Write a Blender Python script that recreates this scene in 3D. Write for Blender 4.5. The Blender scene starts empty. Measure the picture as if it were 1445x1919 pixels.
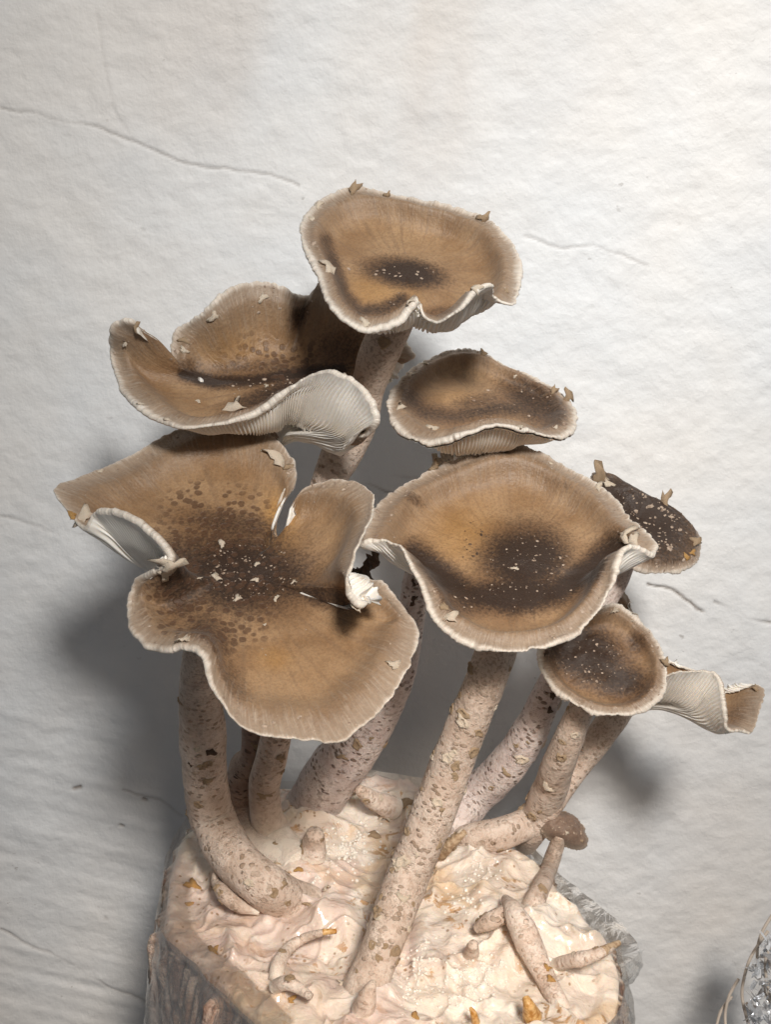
import bpy, math, random
import numpy as np
from mathutils import Vector, Matrix, Euler
from mathutils.kdtree import KDTree
rng = np.random.default_rng(7)
random.seed(7)
S = bpy.context.scene
COL = S.collection
rad = math.radians

# ------------------------------------------------------------------ camera, world, lamps
PITCH = rad(-18); VFOV = rad(40)
CAMP = np.array([0.0, -0.413, 0.300])
cam_d = bpy.data.cameras.new('camera'); cam = bpy.data.objects.new('camera', cam_d); COL.objects.link(cam)
cam_d.sensor_fit = 'VERTICAL'; cam_d.angle = VFOV; cam_d.clip_start = 0.01; cam_d.clip_end = 50
cam.location = CAMP; cam.rotation_euler = (rad(90) + PITCH, 0, 0)
S.camera = cam

W = bpy.data.worlds.new('World'); S.world = W; W.use_nodes = True
W.node_tree.nodes['Background'].inputs[0].default_value = (0.95, 0.97, 1.0, 1)
W.node_tree.nodes['Background'].inputs[1].default_value = 0.115
S.view_settings.view_transform = 'Standard'; S.view_settings.look = 'None'; S.view_settings.exposure = 0.0

def area(name, loc, aim, size, power, color, spread=180):
    l = bpy.data.lights.new(name, 'AREA'); l.shape = 'DISK'; l.size = size; l.energy = power; l.color = color
    l.spread = rad(spread)
    o = bpy.data.objects.new(name, l); COL.objects.link(o); o.location = loc
    o.rotation_euler = (Vector(aim) - Vector(loc)).to_track_quat('-Z', 'Y').to_euler()
    return o
area('key_lamp', (0.130, -0.68, 0.68), (0.075, 0, 0.225), 0.12, 0.60, (1.0, 0.972, 0.932), 50)
area('warm_lamp', (0.10, -0.55, 0.48), (0.01, -0.12, 0.05), 0.12, 0.080, (1.0, 0.84, 0.68), 30)

# ------------------------------------------------------------------ pixel -> place
F = 959.5 / math.tan(VFOV / 2)
cp, sp = math.cos(PITCH), math.sin(PITCH)
FWD = np.array([0, cp, sp]); UP = np.array([0, -sp, cp]); RT = np.array([1.0, 0, 0])
ZT = 0.088                                   # height of the top of the block
def ray(px, py): return RT * ((px - 722.5) / F) + UP * (-(py - 959.5) / F) + FWD
def PW(px, py, w):                           # w = cm in front of the wall
    d = ray(px, py); return CAMP + d * ((-w * .01 - CAMP[1]) / d[1])
def PZ(px, py, z): d = ray(px, py); return CAMP + d * ((z - CAMP[2]) / d[2])
def PP(px, py, c, n, h): d = ray(px, py); return CAMP + d * (np.dot(c + n * h - CAMP, n) / np.dot(d, n))
def project(P):
    q = np.asarray(P) - CAMP; z = q @ FWD
    return 722.5 + F * (q @ RT) / z, 959.5 - F * (q @ UP) / z, z

# ------------------------------------------------------------------ noise
def hashn(i):
    i = i.astype(np.uint64); i = (i ^ (i >> np.uint64(13))) * np.uint64(1274126177)
    i = (i ^ (i >> np.uint64(16))) * np.uint64(2246822519); i = i ^ (i >> np.uint64(15))
    return (i & np.uint64(0xFFFFFF)).astype(np.float64) / float(0xFFFFFF)
def vnoise(p, seed=0):
    p = np.asarray(p, float); i = np.floor(p).astype(np.int64); f = p - i; f = f * f * (3 - 2 * f); r = 0
    for a in (0, 1):
        for b in (0, 1):
            for c in (0, 1):
                h = ((i[..., 0] + a + 5000) * 73856093) ^ ((i[..., 1] + b + 5000) * 19349663) ^ ((i[..., 2] + c + 5000) * 83492791) ^ (seed * 2654435 + 977)
                wgt = (f[..., 0] if a else 1 - f[..., 0]) * (f[..., 1] if b else 1 - f[..., 1]) * (f[..., 2] if c else 1 - f[..., 2])
                r = r + wgt * hashn(h)
    return r * 2 - 1
def fbm(p, o=4, seed=0):
    p = np.asarray(p, float); r = 0; a = 1; t = 0
    for k in range(o): r = r + a * vnoise(p * 2 ** k, seed + k); t += a; a *= .5
    return r / t

# ------------------------------------------------------------------ mesh helpers
def raw_mesh(name, V, Fc, smooth=True, attrs=None):
    V = np.asarray(V, dtype=np.float32); m = bpy.data.meshes.new(name)
    if isinstance(Fc, np.ndarray) and Fc.shape[1] == 4:
        m.vertices.add(len(V)); m.vertices.foreach_set('co', V.ravel())
        m.loops.add(Fc.size); m.loops.foreach_set('vertex_index', Fc.ravel().astype(np.int32))
        m.polygons.add(len(Fc)); m.polygons.foreach_set('loop_start', np.arange(0, Fc.size, 4, dtype=np.int32))
        m.update(calc_edges=True); m.validate()
    else:
        m.from_pydata(V.tolist(), [], [list(map(int, f)) for f in Fc]); m.update()
    m.polygons.foreach_set('use_smooth', np.full(len(m.polygons), smooth))
    for k, v in (attrs or {}).items():
        v = np.asarray(v, np.float32)
        if v.ndim == 1: a = m.attributes.new(k, 'FLOAT', 'POINT'); a.data.foreach_set('value', v)
        else: a = m.attributes.new(k, 'FLOAT_VECTOR', 'POINT'); a.data.foreach_set('vector', v.ravel())
    return m
def origin(p):
    o = np.zeros(3)
    while p is not None: o = o + np.array(p.location); p = p.parent
    return o
def add(name, V, Fc, mat, parent=None, smooth=True, attrs=None, loc=None):
    base = origin(parent) if parent is not None else (np.asarray(loc) if loc is not None else np.zeros(3))
    m = raw_mesh(name, np.asarray(V) - base, Fc, smooth, attrs)
    if mat: m.materials.append(mat)
    o = bpy.data.objects.new(name, m); COL.objects.link(o)
    if parent is not None: o.parent = parent
    elif loc is not None: o.location = loc
    return o
def tag(o, label=None, cat=None, group=None, kind=None):
    for k, v in (('label', label), ('category', cat), ('group', group), ('kind', kind)):
        if v: o[k] = v
    return o
def thing(name, label, cat, loc, group=None):
    o = bpy.data.objects.new(name, None); COL.objects.link(o); o.location = loc; o.empty_display_size = .01
    return tag(o, label, cat, group)
def quads(nr, nt, closed=True, flip=False):
    i = np.arange(nr - 1)[:, None]; j = np.arange(nt if closed else nt - 1)[None, :]; j2 = (j + 1) % nt
    q = np.stack([i * nt + j, i * nt + j2, (i + 1) * nt + j2, (i + 1) * nt + j], -1).reshape(-1, 4)
    return q[:, ::-1] if flip else q
def nrm(v): return v / np.maximum(np.linalg.norm(v, axis=-1, keepdims=True), 1e-12)
def crom(P, u, closed):                      # Catmull-Rom through P at parameters u (0..n or 0..n-1), centripetal-free
    P = np.asarray(P, float); n = len(P); i = np.floor(u).astype(int); t = (u - i)[:, None]
    if closed: a, b, c, d = P[(i - 1) % n], P[i % n], P[(i + 1) % n], P[(i + 2) % n]
    else:
        i = np.clip(i, 0, n - 2); t = (u - i)[:, None]
        a, b, c, d = P[np.maximum(i - 1, 0)], P[i], P[i + 1], P[np.minimum(i + 2, n - 1)]
    return .5 * ((2 * b) + (c - a) * t + (2 * a - 5 * b + 4 * c - d) * t * t + (3 * b - a - 3 * c + d) * t ** 3)
def loopspline(cols, nt):                    # cols: list of (n,3) arrays sharing parameters; resampled by arc length of the first
    n = len(cols[0]); uu = np.linspace(0, n, n * 12, endpoint=False); R = crom(cols[0], uu, True)
    s = np.r_[0, np.cumsum(np.linalg.norm(np.roll(R, -1, 0) - R, axis=1))]
    u = np.interp(np.linspace(0, s[-1], nt, endpoint=False), s, np.r_[uu, n])
    return [crom(c, np.minimum(u, n - 1e-6), True) for c in cols]

# ------------------------------------------------------------------ node helpers
class NT:
    def __init__(s, name):
        s.m = bpy.data.materials.new(name); s.m.use_nodes = True; s.t = s.m.node_tree
        s.b = s.t.nodes['Principled BSDF']; s.out = s.t.nodes['Material Output']
    def n(s, typ, **k):
        nd = s.t.nodes.new('ShaderNode' + typ)
        for a, v in k.items(): setattr(nd, a, v)
        return nd
    def put(s, sock, v):
        if isinstance(v, bpy.types.NodeSocket): s.t.links.new(v, sock)
        elif isinstance(v, (tuple, list)) and sock.type == 'RGBA': sock.default_value = tuple(v) + ((1,) if len(v) == 3 else ())
        else: sock.default_value = v
    def attr(s, name, vec=False):
        a = s.n('Attribute', attribute_name=name); return a.outputs['Vector' if vec else 'Fac']
    def obj(s): return s.n('TexCoord').outputs['Object']
    def noise(s, vec, scale, detail=3, rough=.55, dist=0):
        a = s.n('TexNoise'); s.put(a.inputs['Vector'], vec); a.inputs['Scale'].default_value = scale
        a.inputs['Detail'].default_value = detail; a.inputs['Roughness'].default_value = rough; a.inputs['Distortion'].default_value = dist
        return a.outputs['Fac']
    def voro(s, vec, scale, feat='F1', rnd=1):
        a = s.n('TexVoronoi', feature=feat); s.put(a.inputs['Vector'], vec); a.inputs['Scale'].default_value = scale
        a.inputs['Randomness'].default_value = rnd
        return a.outputs['Distance']
    def ramp(s, v, lo, hi, a=0., b=1.):
        r = s.n('MapRange', interpolation_type='SMOOTHSTEP'); s.put(r.inputs[0], v)
        for i, x in zip((1, 2, 3, 4), (lo, hi, a, b)): s.put(r.inputs[i], x)
        return r.outputs[0]
    def math(s, op, a, b=0., c=0.):
        r = s.n('Math', operation=op); s.put(r.inputs[0], a); s.put(r.inputs[1], b); s.put(r.inputs[2], c); return r.outputs[0]
    def mul(s, *a):
        r = a[0]
        for x in a[1:]: r = s.math('MULTIPLY', r, x)
        return r
    def add(s, a, b): return s.math('ADD', a, b)
    def mix(s, f, a, b, mode='MIX'):
        r = s.n('Mix', data_type='RGBA', blend_type=mode, clamp_factor=True); s.put(r.inputs['Factor'], f)
        s.put(r.inputs[6], a); s.put(r.inputs[7], b); return r.outputs[2]
    def vscale(s, v, x, y, z):
        r = s.n('VectorMath', operation='MULTIPLY'); s.put(r.inputs[0], v); r.inputs[1].default_value = (x, y, z); return r.outputs[0]
    def bump(s, h, dist, strength=1., nin=None):
        b = s.n('Bump'); s.put(b.inputs['Height'], h); b.inputs['Distance'].default_value = dist; b.inputs['Strength'].default_value = strength
        if nin: s.put(b.inputs['Normal'], nin)
        return b.outputs[0]
    def fin(s, col=None, rough=None, normal=None, sss=0, sssr=(1, .6, .4), sscale=.002, spec=.5, coat=0, coatr=.1):
        if col is not None: s.put(s.b.inputs['Base Color'], col)
        if rough is not None: s.put(s.b.inputs['Roughness'], rough)
        if normal is not None: s.put(s.b.inputs['Normal'], normal)
        if sss: s.b.inputs['Subsurface Weight'].default_value = sss; s.b.inputs['Subsurface Radius'].default_value = sssr; s.b.inputs['Subsurface Scale'].default_value = sscale
        s.b.inputs['Specular IOR Level'].default_value = spec
        s.put(s.b.inputs['Coat Weight'], coat); s.b.inputs['Coat Roughness'].default_value = coatr
        return s.m

# ------------------------------------------------------------------ materials
def m_wall():
    k = NT('wall_plaster'); o = k.obj()
    fine = k.noise(o, 420, 4, .6); med = k.noise(k.vscale(o, 1, 1, 1.3), 120, 4, .55); big = k.noise(o, 7, 4, .6)
    shade_streak = k.noise(k.vscale(o, 1.6, 1, .45), 9, 3, .5, .6)
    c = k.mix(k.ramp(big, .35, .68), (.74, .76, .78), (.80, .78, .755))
    warm_shade = k.mul(k.ramp(shade_streak, .36, .74), k.attr('warm_shade'))
    c = k.mix(k.mul(warm_shade, .65), c, (.62, .545, .48))  # soft light and shadow streaks painted into the wall colour as a warm tint
    dirt = k.mul(k.ramp(k.noise(k.vscale(o, 1, 1, 1.6), 260, 2, .7), .66, .74), k.ramp(k.noise(o, 22, 2), .52, .7))
    c = k.mix(k.mul(dirt, .5), c, (.22, .19, .17))
    sp = k.ramp(k.voro(o, 34), .055, .03)
    c = k.mix(k.mul(sp, k.ramp(k.noise(o, 15, 1), .56, .6)), c, (.13, .11, .1))
    c = k.mix(k.attr('crack'), c, (.26, .225, .20))
    nb = k.bump(fine, .0005, .7); nb = k.bump(k.mul(k.noise(o, 170, 3, .5), k.ramp(k.noise(o, 24, 3), .38, .62, .25, 1.)), .0010, .45, nb)
    return k.fin(c, .62, nb, spec=.35)
def m_cap(name='cap_skin', ta=(.268, .155, .076), tb=(.39, .247, .134), md=(.165, .090, .046)):
    k = NT(name); o = k.obj(); fib = k.attr('fib', True); f = k.attr('f'); dk = k.attr('dark'); sp = k.attr('spot'); yl = k.attr('yellow')
    n1 = k.noise(fib, 6.0, 5, .62); n2 = k.noise(o, 1500, 2, .6); n3 = k.noise(o, 95, 4, .6); n4 = k.noise(fib, 1.3, 3, .5)
    tan = k.mix(k.ramp(n3, .3, .7), ta, tb)
    tan = k.mix(k.mul(k.ramp(n4, .45, .7), .45), tan, (.21, .13, .076))
    tan = k.mix(k.mul(yl, .8), tan, (.50, .26, .07))
    marg = k.ramp(k.add(f, k.mul(k.add(n1, -.5), .22)), .68, .95)
    c = k.mix(k.mul(marg, .62), tan, (.225, .165, .118))
    # dark pigment of the disc; dark tone along valleys and folds
    dd = k.ramp(k.add(k.add(dk, k.mul(k.add(n3, -.5), .55)), k.mul(k.add(n2, -.5), .8)), .12, .88)
    c = k.mix(k.mul(k.ramp(dk, .02, .5), .7), c, md)
    c = k.mix(k.mul(dd, .93), c, (.022, .011, .007))
    grain = k.ramp(n2, .44, .60)
    c = k.mix(k.mul(grain, .30), c, k.mix(.5, c, (.04, .022, .014)))
    vs = k.voro(o, 520); holes = k.mul(k.ramp(vs, .52, .34), k.ramp(k.add(sp, k.mul(k.add(n3, -.5), .8)), .2, .6))
    c = k.mix(k.mul(holes, .72), c, (.085, .042, .022))
    soft = k.ramp(k.add(f, k.mul(k.add(n1, -.5), .16)), .86, 1.02)
    c = k.mix(k.mul(soft, .34, k.math('SUBTRACT', 1, yl)), c, (.60, .51, .425))
    fr = k.ramp(k.add(k.add(f, -.012), k.add(k.mul(k.add(n1, -.5), .05), k.mul(k.add(n3, -.5), .07))), k.attr('edge0'), k.attr('edge1'))
    c = k.mix(k.mul(fr, k.math('SUBTRACT', 1, k.mul(yl, .85))), c, k.mix(n1, (.62, .54, .45), (.82, .77, .70)))
    fu = k.mul(k.ramp(n1, .50, .68), k.ramp(f, .62, .9))
    c = k.mix(k.mul(fu, .15), c, (.62, .53, .43))
    nb = k.bump(n2, .0004, .35); nb = k.bump(n1, .0005, .35, nb); nb = k.bump(k.math('SUBTRACT', n3, k.mul(holes, .25)), .0011, .5, nb)
    k.b.inputs['Sheen Weight'].default_value = .07; k.b.inputs['Sheen Roughness'].default_value = .45
    return k.fin(c, k.ramp(n3, .3, .7, .40, .58), nb, sss=.12, sscale=.002, spec=.42)
def m_gill():
    k = NT('gill_flesh'); o = k.obj(); f = k.attr('f'); g = k.attr('ridge')
    c = k.mix(k.noise(o, 160, 3), (.88, .83, .75), (.94, .91, .86))
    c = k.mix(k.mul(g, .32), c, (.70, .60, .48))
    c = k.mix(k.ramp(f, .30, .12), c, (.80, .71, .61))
    return k.fin(c, .6, k.bump(k.noise(o, 900, 2), .0002, .4), sss=.25, sssr=(1, .75, .5), sscale=.002, spec=.3)
def m_stem(name, base, dark, amount, pale):
    k = NT(name); o = k.obj(); t = k.attr('t'); sc = k.attr('sc', True)
    n = k.noise(o, 130, 4, .6); fine = k.noise(o, 1300, 3, .65)
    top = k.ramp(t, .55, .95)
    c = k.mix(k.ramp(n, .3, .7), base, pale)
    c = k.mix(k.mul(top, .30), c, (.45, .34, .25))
    low = k.ramp(t, .70, .30)
    den = k.ramp(k.noise(sc, 1.5, 3, .6), .42, .60); den2 = k.ramp(k.noise(sc, 2.6, 2, .6), .36, .62, .25, 1.)
    v1 = k.voro(k.vscale(sc, 1, 1, 1.3), 23.0); m1 = k.mul(k.ramp(k.add(v1, k.mul(k.add(k.noise(o, 700, 3), -.5), .5)), .38, .26), den, k.ramp(t, .86, .55), k.ramp(t, .02, .15))
    v2 = k.voro(k.vscale(sc, .8, .8, 1.7), 5.5); m2 = k.mul(k.ramp(k.add(v2, k.mul(k.add(k.noise(o, 420, 3), -.5), .55)), .37, .27), k.ramp(t, .92, .7), k.ramp(t, .05, .25), den2)
    wrm = k.mul(k.ramp(k.noise(k.vscale(o, 1, 1, 1), 900, 3, .6, .5), .52, .60), .6)
    c = k.mix(k.mul(wrm, k.ramp(t, 1, .6), .55), c, (.34, .215, .145))
    holes = k.math('MAXIMUM', k.mul(m1, amount * .6), k.mul(m2, min(1, amount * 1.2)))
    c = k.mix(k.ramp(t, .17, .03), c, k.mix(n, (.86, .79, .70), (.78, .68, .58)))
    net = k.mul(k.ramp(k.voro(k.vscale(sc, 1, 1, 1.2), 30, 'DISTANCE_TO_EDGE'), .16, .02), k.ramp(k.noise(sc, 2.0, 3), .42, .58))
    c = k.mix(k.mul(net, .45, k.ramp(t, .95, .75)), c, k.mix(.5, dark, base))
    c = k.mix(holes, c, k.mix(k.mul(k.noise(o, 600, 2), .6), dark, k.mix(.5, dark, base)))
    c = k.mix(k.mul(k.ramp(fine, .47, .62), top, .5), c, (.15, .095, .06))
    nb = k.bump(fine, .0006, .5); nb = k.bump(k.math('SUBTRACT', n, k.mul(holes, .8)), .0014, .7, nb)
    return k.fin(c, .6, nb, sss=.18, sssr=(1, .55, .4), sscale=.003, spec=.35)
def m_flake(name, a, b, rough=.7):
    k = NT(name); o = k.obj(); n = k.noise(o, 900, 3)
    return k.fin(k.mix(k.ramp(n, .35, .65), a, b), rough, k.bump(n, .0005, .6), sss=.1, sscale=.001, spec=.3)
def m_block():
    k = NT('mycelium'); o = k.obj()
    n = k.noise(o, 55, 4, .6, .4); n2 = k.noise(o, 160, 5, .6, .8); n3 = k.noise(o, 38, 3, .5, 1.2); fine = k.noise(o, 1100, 3)
    c = k.mix(k.ramp(n, .32, .66), (.86, .78, .69), (.74, .62, .52))
    c = k.mix(k.mul(k.ramp(n3, .50, .62), .6), c, (.68, .47, .27))
    c = k.mix(k.mul(k.ramp(k.noise(o, 70, 4, .6, .6), .52, .62), .5), c, (.56, .45, .40))
    br = k.mul(k.ramp(n2, .57, .64), k.ramp(k.noise(o, 60, 2), .46, .58))
    c = k.mix(k.mul(br, .85), c, (.42, .235, .09))
    c = k.mix(k.mul(k.ramp(k.noise(k.vscale(o, 1, 1, 1), 26, 5, .65, 1.5), .50, .62), .6), c, (.60, .52, .42))
    c = k.mix(k.mul(k.ramp(k.noise(o, 210, 4, .7, .4), .56, .61), k.ramp(k.noise(o, 33, 2), .48, .58), .8), c, (.50, .27, .10))
    c = k.mix(k.mul(k.ramp(k.noise(k.vscale(o, 1.2, 1, 1), 18, 3, .6, .8), .50, .60), .45), c, (.66, .47, .42))
    pits = k.mul(k.ramp(k.voro(o, 420), .24, .13), k.ramp(k.noise(o, 60, 3), .46, .58))
    c = k.mix(k.mul(pits, .8), c, (.30, .17, .08))
    side = k.attr('side'); st = k.noise(k.attr('wr', True), 1.0, 5, .65)
    sc = k.mix(k.ramp(st, .38, .62), (.30, .19, .145), (.74, .58, .48))
    sc = k.mix(k.mul(k.ramp(n2, .5, .65), .5), sc, (.36, .18, .09))
    c = k.mix(side, c, sc)
    nb = k.bump(fine, .0005, .35); nb = k.bump(n2, .0016, .7, nb); nb = k.bump(k.mul(st, side), .004, .8, nb)
    return k.fin(c, k.ramp(n, .3, .7, .28, .55), nb, sss=.25, sssr=(1, .6, .35), sscale=.004, spec=.5, coat=k.ramp(k.noise(o, 45, 2), .42, .62), coatr=.12)
def m_film(milky=.22, name='plastic_film', gl_=1.3, bd=.0022):
    k = NT(name); k.t.nodes.remove(k.b); o = k.obj()
    nb = k.bump(k.noise(o, 160, 4, .6, 1.0), bd, .9)
    tr = k.n('BsdfTransparent'); tr.inputs[0].default_value = (.96, .95, .93, 1)
    gl = k.n('BsdfGlossy'); gl.inputs['Roughness'].default_value = .10; k.put(gl.inputs['Normal'], nb)
    df = k.n('BsdfDiffuse'); df.inputs[0].default_value = (.92, .86, .79, 1); k.put(df.inputs['Normal'], nb)
    tl = k.n('BsdfTranslucent'); tl.inputs[0].default_value = (.80, .76, .70, 1)
    a = k.n('MixShader'); a.inputs[0].default_value = .35; k.t.links.new(df.outputs[0], a.inputs[1]); k.t.links.new(tl.outputs[0], a.inputs[2])
    b = k.n('MixShader'); k.put(b.inputs[0], k.ramp(k.noise(o, 90, 4, .6), .3, .75, milky * .4, milky * 1.7)); k.t.links.new(tr.outputs[0], b.inputs[1]); k.t.links.new(a.outputs[0], b.inputs[2])
    fr = k.n('Fresnel'); fr.inputs[0].default_value = 1.5; k.put(fr.inputs['Normal'], nb)
    c = k.n('MixShader'); k.put(c.inputs[0], k.math('MINIMUM', k.mul(fr.outputs[0], gl_), .8)); k.t.links.new(b.outputs[0], c.inputs[1]); k.t.links.new(gl.outputs[0], c.inputs[2])
    k.t.links.new(c.outputs[0], k.out.inputs[0]); return k.m
def m_simple(name, col, rough=.5, metal=0, trans=0, spec=.5, sss=0):
    k = NT(name); k.b.inputs['Metallic'].default_value = metal; k.b.inputs['Transmission Weight'].default_value = trans
    o = k.obj(); n = k.noise(o, 300, 3); c = k.mix(k.mul(n, .4), col, tuple(x * .6 for x in col))
    return k.fin(c, rough, k.bump(n, .0004, .3), spec=spec, sss=sss, sscale=.002)
M_WALL, M_CAP, M_GILL = m_wall(), m_cap(), m_gill()
M_CAPY = m_cap('young_cap_skin', (.20, .135, .10), (.27, .19, .145), (.13, .085, .062))
M_STEM = m_stem('stem_skin', (.54, .42, .34), (.19, .12, .065), .60, (.69, .58, .50))
M_STEMP = m_stem('stem_skin_pale', (.60, .50, .47), (.14, .09, .06), .8, (.72, .64, .60))
M_STEMD = m_stem('stem_skin_dark', (.30, .20, .155), (.06, .032, .022), .9, (.44, .33, .26))
M_FLK = m_flake('pale_scale', (.60, .47, .34), (.82, .72, .60))
M_FLT = m_flake('tan_scale', (.30, .20, .12), (.52, .39, .26))
M_FLD = m_flake('dark_scrap', (.05, .03, .02), (.14, .09, .06))
M_FLO = m_flake('orange_dried_tissue', (.40, .18, .035), (.66, .42, .18), .35)
M_FLECK = m_flake('pale_fleck', (.24, .17, .125), (.46, .36, .28))
M_BLOCK, M_FILM, M_FILMC = m_block(), m_film(.85, bd=.0010, gl_=.7), m_film(.06, 'clear_plastic_film', .6, .001)
M_DROP = NT('water_droplet').fin((.92, .88, .80), .03); M_DROP.node_tree.nodes['Principled BSDF'].inputs['Transmission Weight'].default_value = .25
M_DROP.node_tree.nodes['Principled BSDF'].inputs['IOR'].default_value = 1.33
M_BUD = m_stem('bud_skin', (.66, .52, .43), (.42, .25, .14), .45, (.80, .70, .62))
M_CORD = m_simple('cream_cord', (.66, .58, .50), .55)
M_FOIL = m_simple('silver_foil', (.90, .92, .95), .25, .7)

# ------------------------------------------------------------------ small shared pieces
def rag_mesh(seed, mat):
    r = np.random.default_rng(seed); n = 5; V = []
    for i in range(n):
        for j in range(n):
            u, v = i / (n - 1) * 2 - 1, j / (n - 1) * 2 - 1
            k = 1 + .35 * math.sin(3 * math.atan2(v, u) + seed) * max(abs(u), abs(v))
            V.append([u * .5 * k * (.7 + .4 * r.random()) + .05 * r.normal(), v * .34 * k * (.7 + .5 * r.random()), -.22 * u * u + .25 * v * u * r.random() + .22 * r.random() + .25 * max(0, u) * r.random() - .15 * v * v])
    V = np.array(V); B = V.copy(); B[:, 2] -= .09; B[:, :2] *= .93
    Fq = quads(n, n, False); Fa = [list(q) for q in Fq] + [list(q[::-1] + n * n) for q in Fq]
    rim = list(range(0, n)) + [i * n + n - 1 for i in range(1, n)] + [(n - 1) * n + j for j in range(n - 2, -1, -1)] + [i * n for i in range(n - 2, 0, -1)]
    for a, b in zip(rim, rim[1:] + rim[:1]): Fa.append([b, a, a + n * n, b + n * n])
    m = raw_mesh('scale', np.r_[V, B], Fa, True); m.materials.append(mat); return m
def ringscale_mesh(seed, mat):
    r = np.random.default_rng(seed); n = 11; V = []; prof = [(0, .02), (.55, .03), (.75, .20), (1.0, .12), (1.12, -.1)]
    wob = 1 + .22 * r.normal(size=n)
    for k, (q, z) in enumerate(prof):
        for j in range(n):
            a = 2 * math.pi * j / n; R = q * .5 * (wob[j] if k > 1 else 1)
            V.append([R * math.cos(a) * 1.15, R * math.sin(a), z * (.45 + .8 * r.random()) if k in (2, 3) else z])
    m = raw_mesh('scale', V, quads(5, n)[:, ::-1], True); m.materials.append(mat); return m
RAGS = [rag_mesh(s, M_FLK) for s in range(1, 6)]; RAGT = [rag_mesh(s, M_FLT) for s in range(6, 10)]
RAGO = [rag_mesh(s, M_FLO) for s in (11, 12)]; RAGD = [rag_mesh(s, M_FLD) for s in (13, 14)]
RING = [ringscale_mesh(s, M_FLT) for s in range(20, 25)]; RINGP = [ringscale_mesh(s, m) for s, m in ((30, M_FLK), (31, M_FLK))]
def put_scale(parent, meshes, P, N, size, sx=1., roll=None, name='scale', lift=0.):
    m = random.choice(meshes); o = bpy.data.objects.new(name, m); COL.objects.link(o); o.parent = parent
    q = Vector(nrm(np.asarray(N))).to_track_quat('Z', 'Y').to_matrix().to_4x4()
    rr = Matrix.Rotation(random.uniform(0, 6.28) if roll is None else roll, 4, 'Z')
    loc = np.asarray(P) + nrm(np.asarray(N)) * lift - origin(parent)
    o.matrix_local = Matrix.Translation(Vector(loc)) @ q @ rr @ Matrix.Diagonal((size * sx, size, size, 1))
    return o

# ------------------------------------------------------------------ wall
def build_wall():
    xs = np.r_[np.linspace(-.45, -.15, 50)[:-1], np.linspace(-.15, .15, 560), np.linspace(.15, .45, 50)[1:]]; zs = np.r_[np.linspace(-.30, -.04, 45)[:-1], np.linspace(-.04, .33, 700), np.linspace(.33, .75, 70)[1:]]; nx, nz = len(xs), len(zs)
    X, Z = np.meshgrid(xs, zs); P = np.stack([X, np.zeros_like(X), Z], -1)
    d = .0016 * fbm(P * 8, 2, 3) + .0005 * fbm(P * np.array([70, 1, 80]), 3, 9) + .00022 * fbm(P * np.array([190, 1, 260]), 2, 14)
    # trowel marks, slanting streaks low on the left
    st = vnoise(np.stack([X * 12 + Z * 5, np.zeros_like(X), (Z + X * .28) * 330], -1), 22)
    low = np.clip((.12 - Z) / .1, 0, 1) * np.clip((-.02 - X) / .06, 0, 1)
    d += .0004 * st * low
    px, py, _ = project(P.reshape(-1, 3)); px = px.reshape(X.shape); py = py.reshape(X.shape)
    crack = np.zeros_like(X)
    wob = 7 * fbm(P * 130, 4, 31); brk = np.clip(.75 + 1.3 * fbm(P * 55, 2, 33), 0, 1)
    for line, wd, s in CRACKS:
        for (a, b), (c, e) in zip(line, line[1:]):
            ux, uy = c - a, e - b; L2 = ux * ux + uy * uy
            t = np.clip(((px - a) * ux + (py + wob - b) * uy) / L2, 0, 1)
            dist = np.hypot(px - a - t * ux, py + wob - b - t * uy)
            g = np.exp(-(dist / wd) ** 2) * min(1, s * 1.35); crack = np.maximum(crack, g * brk)
    d -= .0011 * crack
    P[..., 1] = -d
    warm_shade = np.exp(-(((px - 700) / 620) ** 2 + ((py - 120) / 330) ** 2)) + .5 * np.exp(-(((px - 1150) / 400) ** 2 + ((py - 1500) / 300) ** 2))  # where the painted shade streaks tint the wall, strongest high up
    o = add('wall', P.reshape(-1, 3), quads(nz, nx, False), M_WALL, attrs={'crack': np.clip(crack, 0, 1).ravel(), 'warm_shade': np.clip(warm_shade, 0, 1).ravel()})
    tag(o, 'rough white plastered wall with hairline cracks behind the mushrooms', None, None, 'structure')
CRACKS = [([(0, 200), (110, 225), (190, 242), (255, 268), (330, 300), (410, 315), (500, 328), (560, 350)], 2.4, .36),
          ([(180, 20), (195, 120), (215, 210), (250, 262)], 2.4, .10),
          ([(700, 880), (760, 888), (830, 905), (900, 912)], 2.4, .9), ([(690, 905), (740, 925), (800, 930)], 2.4, .6),
          ([(1215, 1092), (1262, 1105), (1290, 1128), (1318, 1150)], 2.4, .8), ([(1340, 1128), (1385, 1150), (1445, 1172)], 2.4, .7),
          ([(985, 445), (1060, 470), (1110, 462), (1165, 480), (1215, 500)], 2.4, .24), ([(0, 965), (60, 980), (110, 1000)], 2.4, .3),
          ([(0, 1745), (90, 1790), (200, 1850), (275, 1880)], 2.4, .45), ([(265, 427), (268, 430)], 3.2, 1), ([(1273, 421), (1277, 423)], 3, .8), ([(72, 1647), (77, 1649)], 3.5, 1), ([(268, 1497), (273, 1500)], 3, 1), ([(1306, 1144), (1311, 1146)], 3, 1), ([(150, 1476), (138, 1480)], 3, 1), ([(225, 1549), (230, 1551)], 2.6, 1), ([(196, 1720), (199, 1722)], 3, .9), ([(230, 1480), (300, 1500), (340, 1530)], 2.4, .3)]
build_wall()

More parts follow.
